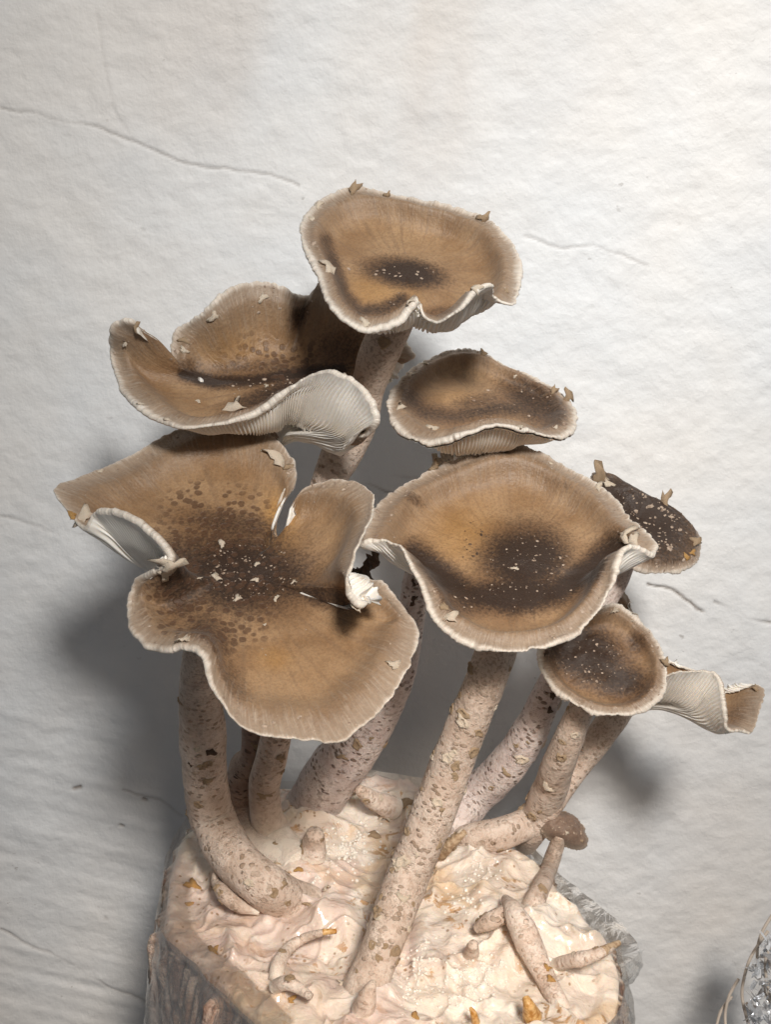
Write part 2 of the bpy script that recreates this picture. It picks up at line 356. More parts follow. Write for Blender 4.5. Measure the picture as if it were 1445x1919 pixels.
# ------------------------------------------------------------------ mushrooms
def norm_dir(elev, az): e, a = rad(elev), rad(az); return np.array([math.cos(e) * math.sin(a), -math.cos(e) * math.cos(a), math.sin(e)])
def gridnormals(G):
    dt = np.roll(G, -1, 1) - np.roll(G, 1, 1); df = np.gradient(G, axis=0); return nrm(np.cross(df, dt))
def make_cap(root, ctr, w, elev, az, rim, stemdir, ngill=120, bowl=.0, roll=1.5, p=2.0, dark=(), spot=(), yellow=(), edge=(0.960, 1.03), thick=1.0, hub=.010, hubw=.26, skin=None, guard=True, guardx=9e9, seed=0, nf=64, margin=0.):
    C = PW(ctr[0], ctr[1], w); n = norm_dir(elev, az)
    e1 = nrm(np.cross(n, [0, 1, 0.001])); e2 = np.cross(n, e1); R, hh, phi, rr_, pw, RO = [], [], [], [], [], []
    for t in rim:
        v = PP(t[0], t[1], C, n, t[2] * .001) - C; R.append(v + C); hh.append(v @ n); phi.append(math.atan2(v @ e2, v @ e1)); rr_.append(math.hypot(v @ e1, v @ e2))
        pw.append(4.2 if len(t) > 3 and t[3] else p); RO.append([(t[4] if len(t) > 4 else roll) * .001] * 3)
    R, hh, rr_, pw = np.array(R), np.array(hh), np.array(rr_), np.array(pw); phi = np.unwrap(np.array(phi))
    sg = 1 if phi[-1] > phi[0] else -1; ph = phi * sg; m_ = len(ph)
    def iso(y):                                  # pooled, never running backwards
        ext = np.r_[y - 2 * np.pi, y, y + 2 * np.pi]; bl = []
        for v in ext:
            bl.append([v, 1])
            while len(bl) > 1 and bl[-2][0] > bl[-1][0]:
                q = bl.pop(); w_ = bl[-1]; w_[0] = (w_[0] * w_[1] + q[0] * q[1]) / (w_[1] + q[1]); w_[1] += q[1]
        return np.concatenate([[v] * c for v, c in bl])[m_:2 * m_]
    pi_ = iso(ph); pooled = np.abs(pi_ - ph) > .02
    def sm(y, per=0., it=1):
        for _ in range(it): y = (np.r_[y[-1] - per, y[:-1]] + 2 * y + np.r_[y[1:], y[0] + per]) / 4
        return y
    pm = sm(pi_, 2 * np.pi, 2); pq = sm(pi_, 2 * np.pi, 4)
    fm = sm(np.where(pooled, .86, .66), 0, 1); mh = sm(hh * fm ** pw, 0, 1) - bowl * .0009; mr = sm(rr_, 0, 1) * fm; qr = sm(rr_, 0, 4) * .33; qh = sm(hh * .66 ** pw, 0, 4) * .35 - bowl * .0005
    def ring3(r_, a_, h_): return C + (e1[None] * np.cos(a_ * sg)[:, None] + e2[None] * np.sin(a_ * sg)[:, None]) * r_[:, None] + n[None] * h_[:, None]
    M = ring3(mr, pm, mh); Q = ring3(qr, pq, qh)
    ngill = int(ngill * 1.45); nt = ngill * 6
    R, M, Q, RO = loopspline([R, M, Q, np.array(RO)], nt)
    K = np.stack([np.repeat(C[None], nt, 0), Q, M, R], 0)
    fs = np.r_[np.linspace(0, 1, nf) ** .9]
    T = np.stack([(K[1] - K[0]) * 1.0, (K[2] - K[0]) * .5, (K[3] - K[1]) * .5, (K[3] - K[2]) * 1.0], 0)
    G = np.zeros((nf, nt, 3))
    for i, f in enumerate(fs):
        u = min(f * 3, 2.99999); k = int(u); t = u - k
        h00, h10, h01, h11 = 2 * t**3 - 3 * t**2 + 1, t**3 - 2 * t**2 + t, -2 * t**3 + 3 * t**2, t**3 - t**2
        G[i] = h00 * K[k] + h10 * T[k] + h01 * K[k + 1] + h11 * T[k + 1]
    fr_ = np.fft.rfftfreq(nt, 1.0 / nt)
    for i, f in enumerate(fs):
        sg_ = max(0., .040 * (1 - f / .62))
        if sg_ > 0: G[i] = np.fft.irfft(np.fft.rfft(G[i], axis=0) * np.exp(-2 * (np.pi * fr_ * sg_) ** 2)[:, None], nt, axis=0)
    fcol = fs[:, None]
    crest = np.exp(-((fcol - .87) / .075) ** 2) * (1 - fcol ** 20)
    th = np.linspace(0, 2 * np.pi, nt, endpoint=False)
    G = G + n * (crest[..., None] * RO[None, :, :1])
    ring = np.stack([np.cos(th), np.sin(th), np.zeros(nt)], -1)[None] * fcol[..., None]
    G = G + n * (fbm((ring * 3.1 + seed), 3, seed)[..., None] * .0011 * fcol[..., None])
    N = gridnormals(G); N[0] = n
    if (N[2] @ n).mean() < 0: N = -N
    # ragged edge
    outw = nrm(G[-1] - G[-3]); jag = fbm(np.stack([np.cos(th) * 30, np.sin(th) * 30, np.zeros(nt)], -1) + seed, 3, seed + 5)
    amp = np.clip((fs - .9) / .1, 0, 1)[:, None] ** 2
    G = G + (amp * jag[None] * .0006 * min(1, rr_.mean() / .03))[..., None] * outw[None] + (amp * vnoise(ring * 22 + 3 + seed, 4) * .0002)[..., None] * N
    e = (.00030 + .0006 * np.clip(.5 + 1.3 * vnoise(np.stack([np.cos(th) * 3.5, np.sin(th) * 3.5, 0 * th], -1) + seed, 8), 0, 1))[:, None] * thick; rings = [G]; fl = [fs]
    for a in (45, 90, 135, 180):
        a = rad(a); rings.append((G[-1] + outw * e * math.sin(a) - N[-1] * e * (1 - math.cos(a)))[None]); fl.append([1.0 + a * .02])
    V = np.concatenate(rings, 0); fa = np.concatenate(fl); nr = len(fa)
    FF = np.repeat(fa[:, None], nt, 1)
    fib = np.stack([np.cos(th)[None] * 14 + 0 * FF, np.sin(th)[None] * 14 + 0 * FF, FF * 1.6 + seed], -1)
    px, py, _ = project(V.reshape(-1, 3)); px = px.reshape(nr, nt); py = py.reshape(nr, nt)
    def blob(lst, nofade=False):
        r = np.zeros_like(px)
        for b in lst:
            if isinstance(b[0], list):
                dd = np.full(px.shape, 1e9)
                for (x0, y0), (x1, y1) in zip(b[0], b[0][1:]):
                    ux, uy = x1 - x0, y1 - y0; t_ = np.clip(((px - x0) * ux + (py - y0) * uy) / (ux * ux + uy * uy), 0, 1)
                    dd = np.minimum(dd, np.hypot(px - x0 - t_ * ux, py - y0 - t_ * uy))
                r = np.maximum(r, b[2] * np.exp(-(dd / b[1] / 1.25) ** 2)); continue
            cx, cy, rx, ry, s = b[:5]; an = rad(b[5]) if len(b) > 5 else 0
            dx, dy = px - cx, py - cy; x, y = dx * math.cos(an) + dy * math.sin(an), -dx * math.sin(an) + dy * math.cos(an)
            r = np.maximum(r, s * np.exp(-((x / rx / 1.15) ** 2 + (y / ry / 1.15) ** 2) ** 1.3))
        return r if nofade else r * np.clip((1.01 - FF) / .12, 0, 1)
    att = {'f': FF.ravel(), 'fib': fib.reshape(-1, 3), 'dark': blob(dark).ravel(), 'spot': blob(spot).ravel(), 'yellow': blob(yellow, True).ravel(),
           'edge0': np.full(FF.size, edge[0]), 'edge1': np.full(FF.size, edge[1])}
    flip = (np.cross(G[3, 1] - G[3, 0], G[4, 0] - G[3, 0]) @ N[3, 0]) < 0
    cap = add('cap', V.reshape(-1, 3), quads(nr, nt, True, flip), skin or M_CAP, root, attrs=att)
    # gills: underside
    ng = 44; gf = np.linspace(1, .07, ng); idx = np.interp(gf, fs, np.arange(nf)); i0 = np.floor(idx).astype(int); i1 = np.minimum(i0 + 1, nf - 1); tt = (idx - i0)[:, None, None]
    Gb = G[i0] * (1 - tt) + G[i1] * tt; Nb = nrm(N[i0] * (1 - tt) + N[i1] * tt)
    g = gf[:, None, None]
    t1 = (2 * e[None] + .0016 * thick * (1 - g) + .0005 * thick * np.sin(np.pi * np.clip(g, 0, 1)))
    t2 = hub * np.exp(-(g / hubw) ** 1.5)
    U = Gb - Nb * t1 + np.asarray(stemdir) * t2
    # pull the hub in to the stem
    ax = C + np.asarray(stemdir) * t2; lat = U - ax; lat = lat - (lat @ np.asarray(stemdir))[..., None] * np.asarray(stemdir)
    pull = np.exp(-(g / .20) ** 2) * .0
    phase = np.arange(nt) % 6; tri = np.array([0, .12, .75, 1.0, .75, .12])[phase]
    alt = (np.arange(nt) // 6) % 2
    amp = .0009 * thick * np.clip((1 - gf - .025) / .14, 0, 1)[:, None] * np.clip((gf - .0) / .25, .25, 1)[:, None]
    short = np.where(alt[None] == 1, np.clip((gf[:, None] - .45) / .2, 0, 1), 1.0)
    swing = .4 * vnoise(np.stack([gf[:, None] * 5 + 0 * th[None], 0 * gf[:, None] + th[None] * 9, 0 * gf[:, None] + 0 * th[None]], -1), seed)
    U = U - Nb * (amp * tri[None] * short * (1 + swing))[..., None]
    kd_i = [(i, j) for i in range(2, nf, 2) for j in range(0, nt, 3)]
    kd = KDTree(len(kd_i))
    for q_, (i, j) in enumerate(kd_i): kd.insert(G[i, j], q_)
    kd.balance(); keep = np.ones((ng, nt)); cs = 4
    for i in range(1, ng - 6 if guard else 0):
        for j in range(0, nt, cs):
            u_ = U[i, j]; co, q_, d_ = kd.find(u_); a_, b_ = kd_i[q_]
            if guardx < 5e3 and project(u_[None])[0][0] > guardx: continue
            if gf[i] > .3 and d_ < .003 and (u_ - G[a_, b_]) @ N[a_, b_] > .0002: keep[i, max(0, j - cs):j + cs + 1] = 0
    kk = keep.copy()
    for sh in (-2, -1, 1, 2): kk = np.minimum(kk, np.roll(keep, sh, 0))
    for sh in range(-8, 9, 4): kk = np.minimum(kk, np.roll(kk, sh, 1))
    kk[-6:] = 1; kk = kk[..., None]; U = U * kk + (Gb - Nb * .00025) * (1 - kk)
    gl = add('gills', U.reshape(-1, 3), quads(ng, nt, True, not flip), M_GILL, cap, attrs={'f': np.repeat(gf, nt), 'ridge': (1 - tri[None] * short).ravel()})
    gl['kind'] = 'stuff'
    return dict(cap=cap, G=G, N=N, C=C, n=n, nt=nt, nf=nf, fs=fs, uv=project(G.reshape(-1, 3)))
def surf_at(cd, px, py, rad_=7):
    u, v, z = cd['uv']; d = np.hypot(u - px, v - py); c = np.where(d < rad_)[0]
    k = c[np.argmin(z[c])] if len(c) else int(np.argmin(d))
    return cd['G'].reshape(-1, 3)[k], cd['N'].reshape(-1, 3)[k]
def px2m(P): return float(project(np.asarray(P)[None])[2][0]) / F
def scales(cd, lst, meshes=None):
    for t in lst:
        P, N = surf_at(cd, t[0], t[1]); s = t[2] * .85 * px2m(P); ms = meshes or RAGS
        if len(t) > 3: ms = {'t': RAGT, 'o': RAGO, 'd': RAGD, 'p': RAGS}[t[3]]
        N2 = N + .5 * np.array([random.uniform(-1, 1), random.uniform(-1, 1), random.uniform(0, 1)])
        if len(t) > 4: P, N2 = P + np.array([0, 0, s * .3]), np.array([random.uniform(-.6, .6), -1, random.uniform(-.1, .5)]); s *= 1.15
        put_scale(cd['cap'], ms, P, N2, s, random.uniform(.8, 1.3), lift=s * .08)
def flecks(cd, regions, seed, rimn=40, mat=None):
    r = np.random.default_rng(seed); V, Fc = [], []
    def one(P, N, s):
        t = nrm(np.cross(N, r.normal(size=3))); b = np.cross(N, t); k = len(V); m = 6; el = r.uniform(.5, 1)
        pts = [P + t * s * math.cos(a) * r.uniform(.6, 1.2) + b * s * el * math.sin(a) * r.uniform(.6, 1.2) + N * .00006 for a in np.linspace(0, 2 * math.pi, m, endpoint=False)]
        V.extend(pts); V.append(P + N * s * .45)
        for j in range(m): Fc.append([k + j, k + (j + 1) % m, k + m])
    for (cx, cy, rx, ry, cnt, s) in regions:
        for _ in range(cnt):
            a = r.uniform(0, 2 * math.pi); q = math.sqrt(r.random())
            P, N = surf_at(cd, cx + rx * q * math.cos(a), cy + ry * q * math.sin(a), 4); one(P, N, s * .72 * r.lognormal(0, .45) * px2m(P) * .5)
    nf, nt = cd['nf'], cd['nt']
    for _ in range(rimn):
        i = int(nf * (1 - abs(r.normal()) * .07)) - 1; i = min(max(i, nf // 2), nf - 1); j = r.integers(nt)
        P, N = cd['G'][i, j], cd['N'][i, j]; one(P, N, 5.0 * r.lognormal(0, .4) * px2m(P) * .5)
    o = add('flecks', V, Fc, mat or M_FLECK, cd['cap'], False); o['kind'] = 'stuff'
def make_stem(root, pts, mat, seed=0, name='stem', rough=1.0, nseg=40):
    P = np.array([p[0] for p in pts]); rr = np.array([p[1] for p in pts])[:, None]
    n = 26 * (len(pts) - 1); u = np.linspace(0, len(pts) - 1, n); C = crom(P, u, False); r = crom(np.repeat(rr, 3, 1), u, False)[:, 0]
    T = nrm(np.gradient(C, axis=0)); A = nrm(np.cross(T[0], [0, 1, .1])); fr = []
    for t in T: A = nrm(A - t * (A @ t)); fr.append(A)
    A = np.array(fr); B = np.cross(T, A); th = np.linspace(0, 2 * np.pi, nseg, endpoint=False)
    s = np.r_[0, np.cumsum(np.linalg.norm(np.diff(C, axis=0), axis=1))]
    D = A[:, None] * np.cos(th)[None, :, None] + B[:, None] * np.sin(th)[None, :, None]
    q = C[:, None] + D * r[:, None, None]
    rn = 1 + rough * .10 * fbm(q * 75 + seed, 3, seed) + .05 * rough * fbm(q * 260, 2, seed + 3)
    q = C[:, None] + D * (r[:, None] * rn)[..., None]
    ends = [C[0] - T[0] * r[0] * .35, C[-1] + T[-1] * r[-1] * .35]
    V = np.r_[q.reshape(-1, 3), ends]; Q = quads(n, nseg, True, True).tolist()
    for j in range(nseg): Q.append([j, (j + 1) % nseg, n * nseg]); Q.append([(n - 1) * nseg + (j + 1) % nseg, (n - 1) * nseg + j, n * nseg + 1])
    t = np.repeat(1 - s / s[-1], nseg)
    L = s / .01
    sc = np.stack([np.cos(th)[None] * (r[:, None] / .0062) * .62 + 0 * L[:, None], np.sin(th)[None] * (r[:, None] / .0062) * .62 + 0 * L[:, None], L[:, None] * .8 + 0 * th[None] + seed], -1).reshape(-1, 3)
    o = add(name, V, Q, mat, root, attrs={'t': np.r_[t, t[0], t[-1]], 'sc': np.r_[sc, sc[:1], sc[-1:]]})
    return dict(stem=o, G=q, N=D, s=s, uv=project(q.reshape(-1, 3)), C=C, T=T, r=r)
def stem_scales(sd, n, seed, size=(12, 26), rng_t=(.12, .9), meshes=None, extra=()):
    r = np.random.default_rng(seed); q, D = sd['G'], sd['N']; random.seed(seed)
    for _ in range(n):
        i = int(np.interp(r.uniform(*rng_t), [0, 1], [0, len(q) - 1])); j = r.integers(q.shape[1])
        N = D[i, j]; P = q[i, j]; s = r.uniform(*size) * px2m(P)
        put_scale(sd['stem'], meshes or (RING + RINGP), P, N, s, r.uniform(.8, 1.25), lift=-s * .02)
    for (px, py, sz, kind) in extra:
        u, v, z = sd['uv']; d = np.hypot(u - px, v - py); c = np.where(d < 9)[0]; k = c[np.argmin(z[c])] if len(c) else int(np.argmin(d))
        P = q.reshape(-1, 3)[k]; N = D.reshape(-1, 3)[k]; s = .7 * sz * px2m(P)
        put_scale(sd['stem'], {'r': RING, 'rp': RINGP, 'p': RAGS, 't': RAGT, 'd': RAGD, 'o': RAGO}[kind], P, N, s, 1, lift=s * .02)
def SP(lst):                                  # (px,py,w,r_px); w None: on the block's top
    out = []
    for px, py, w, r in lst:
        p = PZ(px, py, ZT + .002) if w is None else (PZ(px, py, ZT + float(w[1:]) * .001) if isinstance(w, str) else PW(px, py, w)); out.append((p, r * px2m(p)))
    return out

GRP = 'brown capped mushrooms growing from the grow bag'
def mushroom(label, stempts, stemmat, capargs, seed, smooth_scales=10, size=(8, 17), extra=(), name='mushroom', rt=(.12, .9)):
    pts = SP(stempts); sdir = nrm(pts[1][0] - PW(*capargs['ctr'], capargs['w'])); C0 = PW(*capargs['ctr'], capargs['w']); pts[0] = (C0 + sdir * (capargs['hub'] * .80), pts[0][1]); root = thing(name, label, 'mushroom', pts[-1][0], GRP)
    sd = make_stem(root, pts, stemmat, seed); stem_scales(sd, smooth_scales, seed, size, rt, None, extra)
    cd = make_cap(root, stemdir=sdir, seed=seed, **capargs)
    random.seed(seed + 100)
    return root, sd, cd

# A: top cap
rimA = [(605, 376, 3), (572, 412, 4), (570, 450, 5), (588, 485, 6), (604, 520, 7), (617, 560, 8), (645, 597, 8), (690, 616, 7), (735, 600, 7), (763, 574, 8), (781, 556, 9, (758, 560, -1)),
        (784, 572, 5, (775, 565, -2)), (789, 568, 6, (785, 563, -2)), (798, 590, 6, (795, 568, -2)), (825, 600, 7, (815, 575, -2)), (860, 578, 10, (835, 580, -1)), (888, 542, 13, (860, 570, 0)), (922, 530, 13, (870, 560, 1)),
        (926, 552, 7, (880, 540, 1)), (962, 563, 5), (971, 520, 4), (970, 480, 3), (945, 440, 3), (905, 407, 3), (840, 386, 3), (790, 378, 3), (735, 364, 3), (660, 355, 3)]
root, sd, cd = mushroom('topmost wavy tan mushroom cap with a dark sunken centre, on a tall bent stem',
    [(765, 535, 8, 30), (745, 590, 8, 38), (712, 660, 7.8, 38), (690, 725, 7.4, 33), (672, 790, 7.3, 36), (640, 850, 7.3, 38), (612, 915, 7.5, 32), (565, 1100, 8, 30), (515, 1390, 7.6, 29), (495, 1480, 7.1, 30), (510, 1560, 'z6', 34), (560, 1625, None, 40)],
    M_STEM, dict(ctr=(760, 512), w=8, elev=60, az=0, rim=rimA, ngill=110, bowl=2.5, roll=2.2, dark=[(760, 512, 70, 24, 1.0, 8), ([(610, 450), (628, 500), (645, 550), (675, 582), (720, 580), (755, 560)], 12, .62), (835, 585, 45, 12, .5)],
    yellow=[(700, 545, 70, 30, .5)], edge=(0.930, 1.03), hub=.014), 1, 6, extra=[(712, 645, 30, 'r'), (495, 1500, 34, 't'), (535, 1420, 34, 't')], rt=(.55, .95))
scales(cd, [(665, 352, 28, 't', 1), (727, 362, 16, 't', 1), (905, 408, 26, 't', 1), (622, 497, 38), (690, 600, 26), (765, 565, 30), (600, 378, 18), (585, 403, 18), (955, 540, 16, 't'), (895, 535, 30)])
flecks(cd, [(760, 510, 60, 16, 16, 8), (760, 520, 120, 50, 14, 4)], 11, 70)

# M: middle-left saddle cap
rimM = [(208, 650, 9), (207, 622, 14), (222, 610, 16), (245, 608, 17), (267, 620, 15), (286, 647, 10), (306, 676, 5), (318, 670, 4), (328, 628, 8), (345, 612, 10), (369, 596, 13), (403, 570, 17), (437, 546, 18), (472, 534, 18), (497, 531, 18), (532, 542, 17), (557, 557, 14), (575, 560, 12), (588, 545, 15), (605, 539, 16), (650, 560, 16), (710, 600, 13), (755, 639, 8), (773, 662, 6),
        (765, 678, 4), (735, 688, 1, (660, 690, 0)), (715, 725, -1, (650, 715, -3)), (680, 770, -2, (635, 740, -4)), (645, 790, 2, (625, 762, -5)), (640, 806, 5, (620, 770, -5)), (665, 817, 8, (625, 768, -5), .2), (696, 811, 12, (630, 765, -4), .3), (712, 785, 16, (632, 760, -3), .5),
        (699, 750, 19, (625, 755, -3), .8), (673, 720, 20, (610, 755, -3), 1), (643, 703, 20, (590, 758, -3), 1.3), (609, 695, 19, (570, 760, -3), 1.5), (579, 701, 17, (550, 758, -2), 2), (549, 716, 14, (535, 752, -1), 3), (520, 735, 11, (515, 745, 0), 3.5),
        (487, 760, 8, (490, 742, 2), 3), (437, 785, 6, None, 3), (395, 794, 5, None, 2.5), (343, 800, 4, None, 2), (309, 785, 4, None, 2), (266, 759, 5, None, 2), (236, 729, 4), (217, 690, 5)]
root, sd, cd = mushroom('saddle-shaped brown mushroom cap at middle left, its white gills showing over the bent stem',
    [(520, 715, 6.8, 24), (508, 800, 6.9, 22), (500, 860, 6.9, 24), (480, 1000, 6.9, 26), (480, 1380, 6.8, 28), (458, 1440, 6.3, 29), (448, 1510, 'z10', 30), (475, 1580, 'z4', 30), (540, 1620, None, 32)],
    M_STEMD, dict(guardx=420, ctr=(505, 722), w=6.8, elev=68, az=4, rim=rimM, ngill=170, bowl=2.0, roll=2.0, p=2.4, dark=[([(345, 700), (400, 715), (480, 712), (560, 700), (640, 690)], 12, .95), (480, 690, 110, 18, .45, -4), (560, 590, 16, 32, .6, 20), (520, 735, 100, 20, .8, -20), (640, 660, 50, 45, .5), (350, 690, 30, 20, .5)],
    spot=[(520, 670, 130, 50, .6)], yellow=[(430, 660, 70, 40, .25)], edge=(0.960, 1.03), hub=.016), 2, 8, extra=[(470, 1400, 24, 't')], rt=(.7, .97))
scales(cd, [(432, 757, 50), (250, 620, 22, 't'), (398, 600, 24), (340, 632, 24, 't'), (345, 650, 18), (370, 745, 14), (497, 560, 20), (500, 715, 12), (262, 750, 14), (310, 780, 14), (640, 700, 14), (232, 650, 14)])
flecks(cd, [(500, 725, 80, 18, 30, 5), (560, 710, 40, 10, 8, 6)], 12, 110)

# L: big front-left cap
rimL = [(104, 917, 8), (150, 895, 6), (195, 880, 4), (240, 860, 3), (300, 825, 3), (350, 800, 4), (400, 786, 4), (450, 792, 4), (500, 812, 3), (533, 845, 2), (550, 880, 2), (551, 912, 1), (536, 940, 0), (523, 970, -2), (517, 992, -3), (523, 1009, -3), (538, 1003, -2),
        (549, 985, 0), (551, 966, 2), (550, 946, 4), (564, 923, 6), (590, 907, 7), (628, 899, 8), (668, 905, 9), (693, 924, 10), (698, 950, 11), (685, 984, 13, (640, 1010, 1)), (668, 1020, 15, (625, 1040, 0)), (655, 1054, 16, (610, 1065, -1)), (647, 1085, 17, (600, 1085, -2)), (647, 1112, 17, (592, 1098, -3)),
        (660, 1134, 17, (590, 1105, -4), .5), (677, 1142, 16, (588, 1106, -5), .3), (690, 1122, 9, (586, 1106, -6), .3), (693, 1098, 4, (586, 1106, -6), .3), (694, 1084, 2, (600, 1112, -5), .6), (713, 1089, 3, (620, 1120, -4)), (733, 1109, 3), (753, 1138, 3), (772, 1163, 3), (778, 1186, 3), (773, 1220, 3), (757, 1262, 3), (738, 1298, 3),
        (712, 1330, 3), (678, 1358, 3), (650, 1380, 3), (625, 1390, 3), (590, 1385, 3), (550, 1380, 3), (504, 1374, 3), (464, 1362, 4), (434, 1338, 5), (418, 1312, 6), (403, 1283, 7), (397, 1250, 8), (389, 1227, 9), (370, 1210, 9), (340, 1206, 8), (310, 1210, 6), (279, 1202, 5), (254, 1174, 5), (242, 1138, 5), (246, 1106, 6), (262, 1088, 8), (294, 1076, 12), (318, 1062, 15, (365, 1085, 0)),
        (328, 1043, 16, (345, 1078, -2), .5), (314, 1018, 17, (325, 1075, -4), .5), (290, 994, 18, (300, 1068, -5), .5), (260, 972, 18, (276, 1056, -5), .5), (229, 959, 17, (258, 1036, -4), .5), (199, 957, 14, (250, 1010, -1), .5), (181, 965, 11, (240, 985, 1), .5), (168, 988, 8, (230, 968, 2), 1), (150, 982, 7, (220, 955, 3), 1), (134, 965, 7), (112, 938, 8)]
root, sd, cd = mushroom('largest mushroom, deeply folded tan cap with a notch and a spotted dark centre, front left',
    [(440, 1085, 11, 32), (410, 1150, 10.4, 36), (382, 1220, 9.9, 39), (376, 1290, 9.4, 40), (379, 1370, 8.9, 42), (382, 1450, 8.5, 41), (396, 1530, 'z19', 42), (434, 1602, 'z13', 43), (490, 1655, 'z9', 42), (535, 1686, 'z1', 43), (580, 1712, 'z-6', 52), (625, 1742, 'z-16', 62)],
    M_STEM,
    dict(ctr=(455, 1070), w=11, elev=62, az=-4, rim=rimL, ngill=230, bowl=1.0, roll=1.6, p=2.2, nf=84,
    dark=[(450, 1070, 130, 70, .95, 10), (340, 1080, 50, 80, .70), (600, 1115, 60, 22, .8, 12), (390, 1190, 40, 60, .5, -40), (440, 990, 110, 32, .6, 10), (430, 1270, 30, 60, .35, -20)],
    spot=[(400, 1090, 120, 130, 1.0), (400, 960, 110, 60, .7), (520, 1200, 60, 60, .3)], yellow=[(522, 985, 30, 52, 1.0), (515, 1235, 30, 20, .4)], edge=(0.975, 1.03), hub=.012), 3, 16,
    extra=[(405, 1410, 34, 'd'), (392, 1470, 30, 't'), (350, 1440, 16, 'd'), (328, 1318, 26, 't'), (540, 1655, 26, 't')], rt=(.35, .97))
scales(cd, [(520, 850, 46), (540, 868, 30, 't'), (322, 1065, 48), (310, 1080, 36), (130, 962, 26, 'o'), (155, 960, 44), (345, 1192, 34), (740, 1240, 34), (677, 1138, 24), (420, 1012, 22), (408, 1075, 24), (480, 1080, 18), (480, 1050, 14), (375, 1078, 14), (445, 1115, 18), (550, 1083, 16), (515, 1115, 14), (500, 1165, 10), (190, 878, 14)])
flecks(cd, [(470, 1070, 90, 55, 90, 4), (440, 1060, 60, 30, 20, 6), (560, 1150, 120, 100, 14, 3)], 13, 160)

# B: upper right cap
rimB = [(731, 765, 3), (740, 728, 3), (767, 699, 3), (793, 678, 3), (831, 661, 3), (874, 655, 3), (906, 661, 2), (944, 683, 1), (986, 704, 0), (1035, 728, 0), (1062, 747, 0), (1076, 774, 1), (1072, 800, 2), (1045, 813, 3), (1013, 810, 5), (970, 799, 8, (940, 775, 0), 3), (938, 793, 9, (915, 775, 0), 3.5), (901, 795, 9, (890, 778, 0), 3.5), (868, 806, 8, (860, 785, 0), 3), (831, 820, 5, None, 2.5), (788, 820, 4), (750, 800, 3)]
root, sd, cd = mushroom('smooth brown oval mushroom cap at upper right, pale gills running down its thin stem',
    [(905, 760, 6.2, 22), (885, 830, 6.2, 24), (860, 880, 6.1, 25), (815, 980, 6, 26), (785, 1070, 6, 25), (768, 1170, 6, 27), (745, 1270, 6.1, 33), (695, 1355, 5.7, 44), (635, 1435, 5.3, 50), (590, 1505, 'z3', 52), (570, 1535, 'z-9', 50)],
    M_STEMP, dict(ctr=(900, 742), w=6.2, elev=66, az=10, rim=rimB, ngill=90, bowl=1.5, roll=1.6, dark=[([(765, 745), (795, 772), (850, 782), (930, 765), (1010, 765)], 16, .6), (900, 755, 60, 18, .45, -8), (1010, 755, 75, 38, .75, 25), (1040, 785, 40, 20, .6)], yellow=[(860, 745, 40, 15, .3)], edge=(.940, 1.03), hub=.019, hubw=.40), 4, 14,
    extra=[(777, 1130, 30, 'd'), (770, 1100, 22, 'd'), (665, 1400, 26, 'r'), (640, 1425, 28, 't'), (700, 1390, 16, 't')], rt=(.5, .95))
scales(cd, [(905, 658, 14, 't', 1), (1042, 730, 22, 't', 1), (1070, 742, 30, 't', 1), (770, 695, 20), (748, 757, 24), (815, 797, 28), (980, 795, 18), (958, 706, 10), (1045, 795, 14), (800, 675, 12)])
flecks(cd, [(960, 760, 90, 40, 45, 4)], 14, 80)

# D: dark cap behind the front-right cap
rimD = [(1105, 905, 0), (1120, 886, 0), (1160, 905, 0), (1210, 930, 0), (1250, 948, 0), (1290, 978, 0), (1313, 1008, 0), (1310, 1045, 1), (1285, 1064, 2), (1240, 1070, 3), (1195, 1063, 4), (1160, 1048, 3), (1120, 1010, 2), (1098, 950, 1)]
root, sd, cd = mushroom('dark brown mushroom cap dotted with pale flecks, half behind the front right cap',
    [(1200, 1000, 5.5, 24), (1150, 1090, 5.6, 26), (1085, 1190, 5.8, 27), (1035, 1280, 6, 27), (1000, 1360, 5.7, 32), (955, 1430, 5.4, 37), (895, 1490, 'z8', 38), (840, 1545, None, 40), (810, 1575, 'z-10', 36)],
    M_STEMP, dict(ctr=(1195, 970), w=5.5, elev=52, az=18, rim=rimD, ngill=80, bowl=-3.5, roll=1.0, dark=[(1205, 975, 125, 75, 1.0, 30), (1150, 940, 80, 60, 1.0), (1260, 1010, 50, 45, .8)], edge=(0.960, 1.03), hub=.01), 5, 16,
    extra=[(1040, 1310, 30, 'd'), (1030, 1340, 24, 'd'), (978, 1430, 26, 'rp'), (945, 1455, 30, 't'), (990, 1400, 14, 't')], rt=(.4, .95))
scales(cd, [(1120, 893, 44, 't', 1), (1140, 900, 30), (1252, 935, 28, 't', 1), (1312, 1022, 28, 't', 1), (1305, 1035, 18, 'o'), (1295, 1045, 22, 'o')])
flecks(cd, [(1205, 975, 95, 62, 190, 5), (1210, 990, 80, 50, 25, 8)], 15, 60)

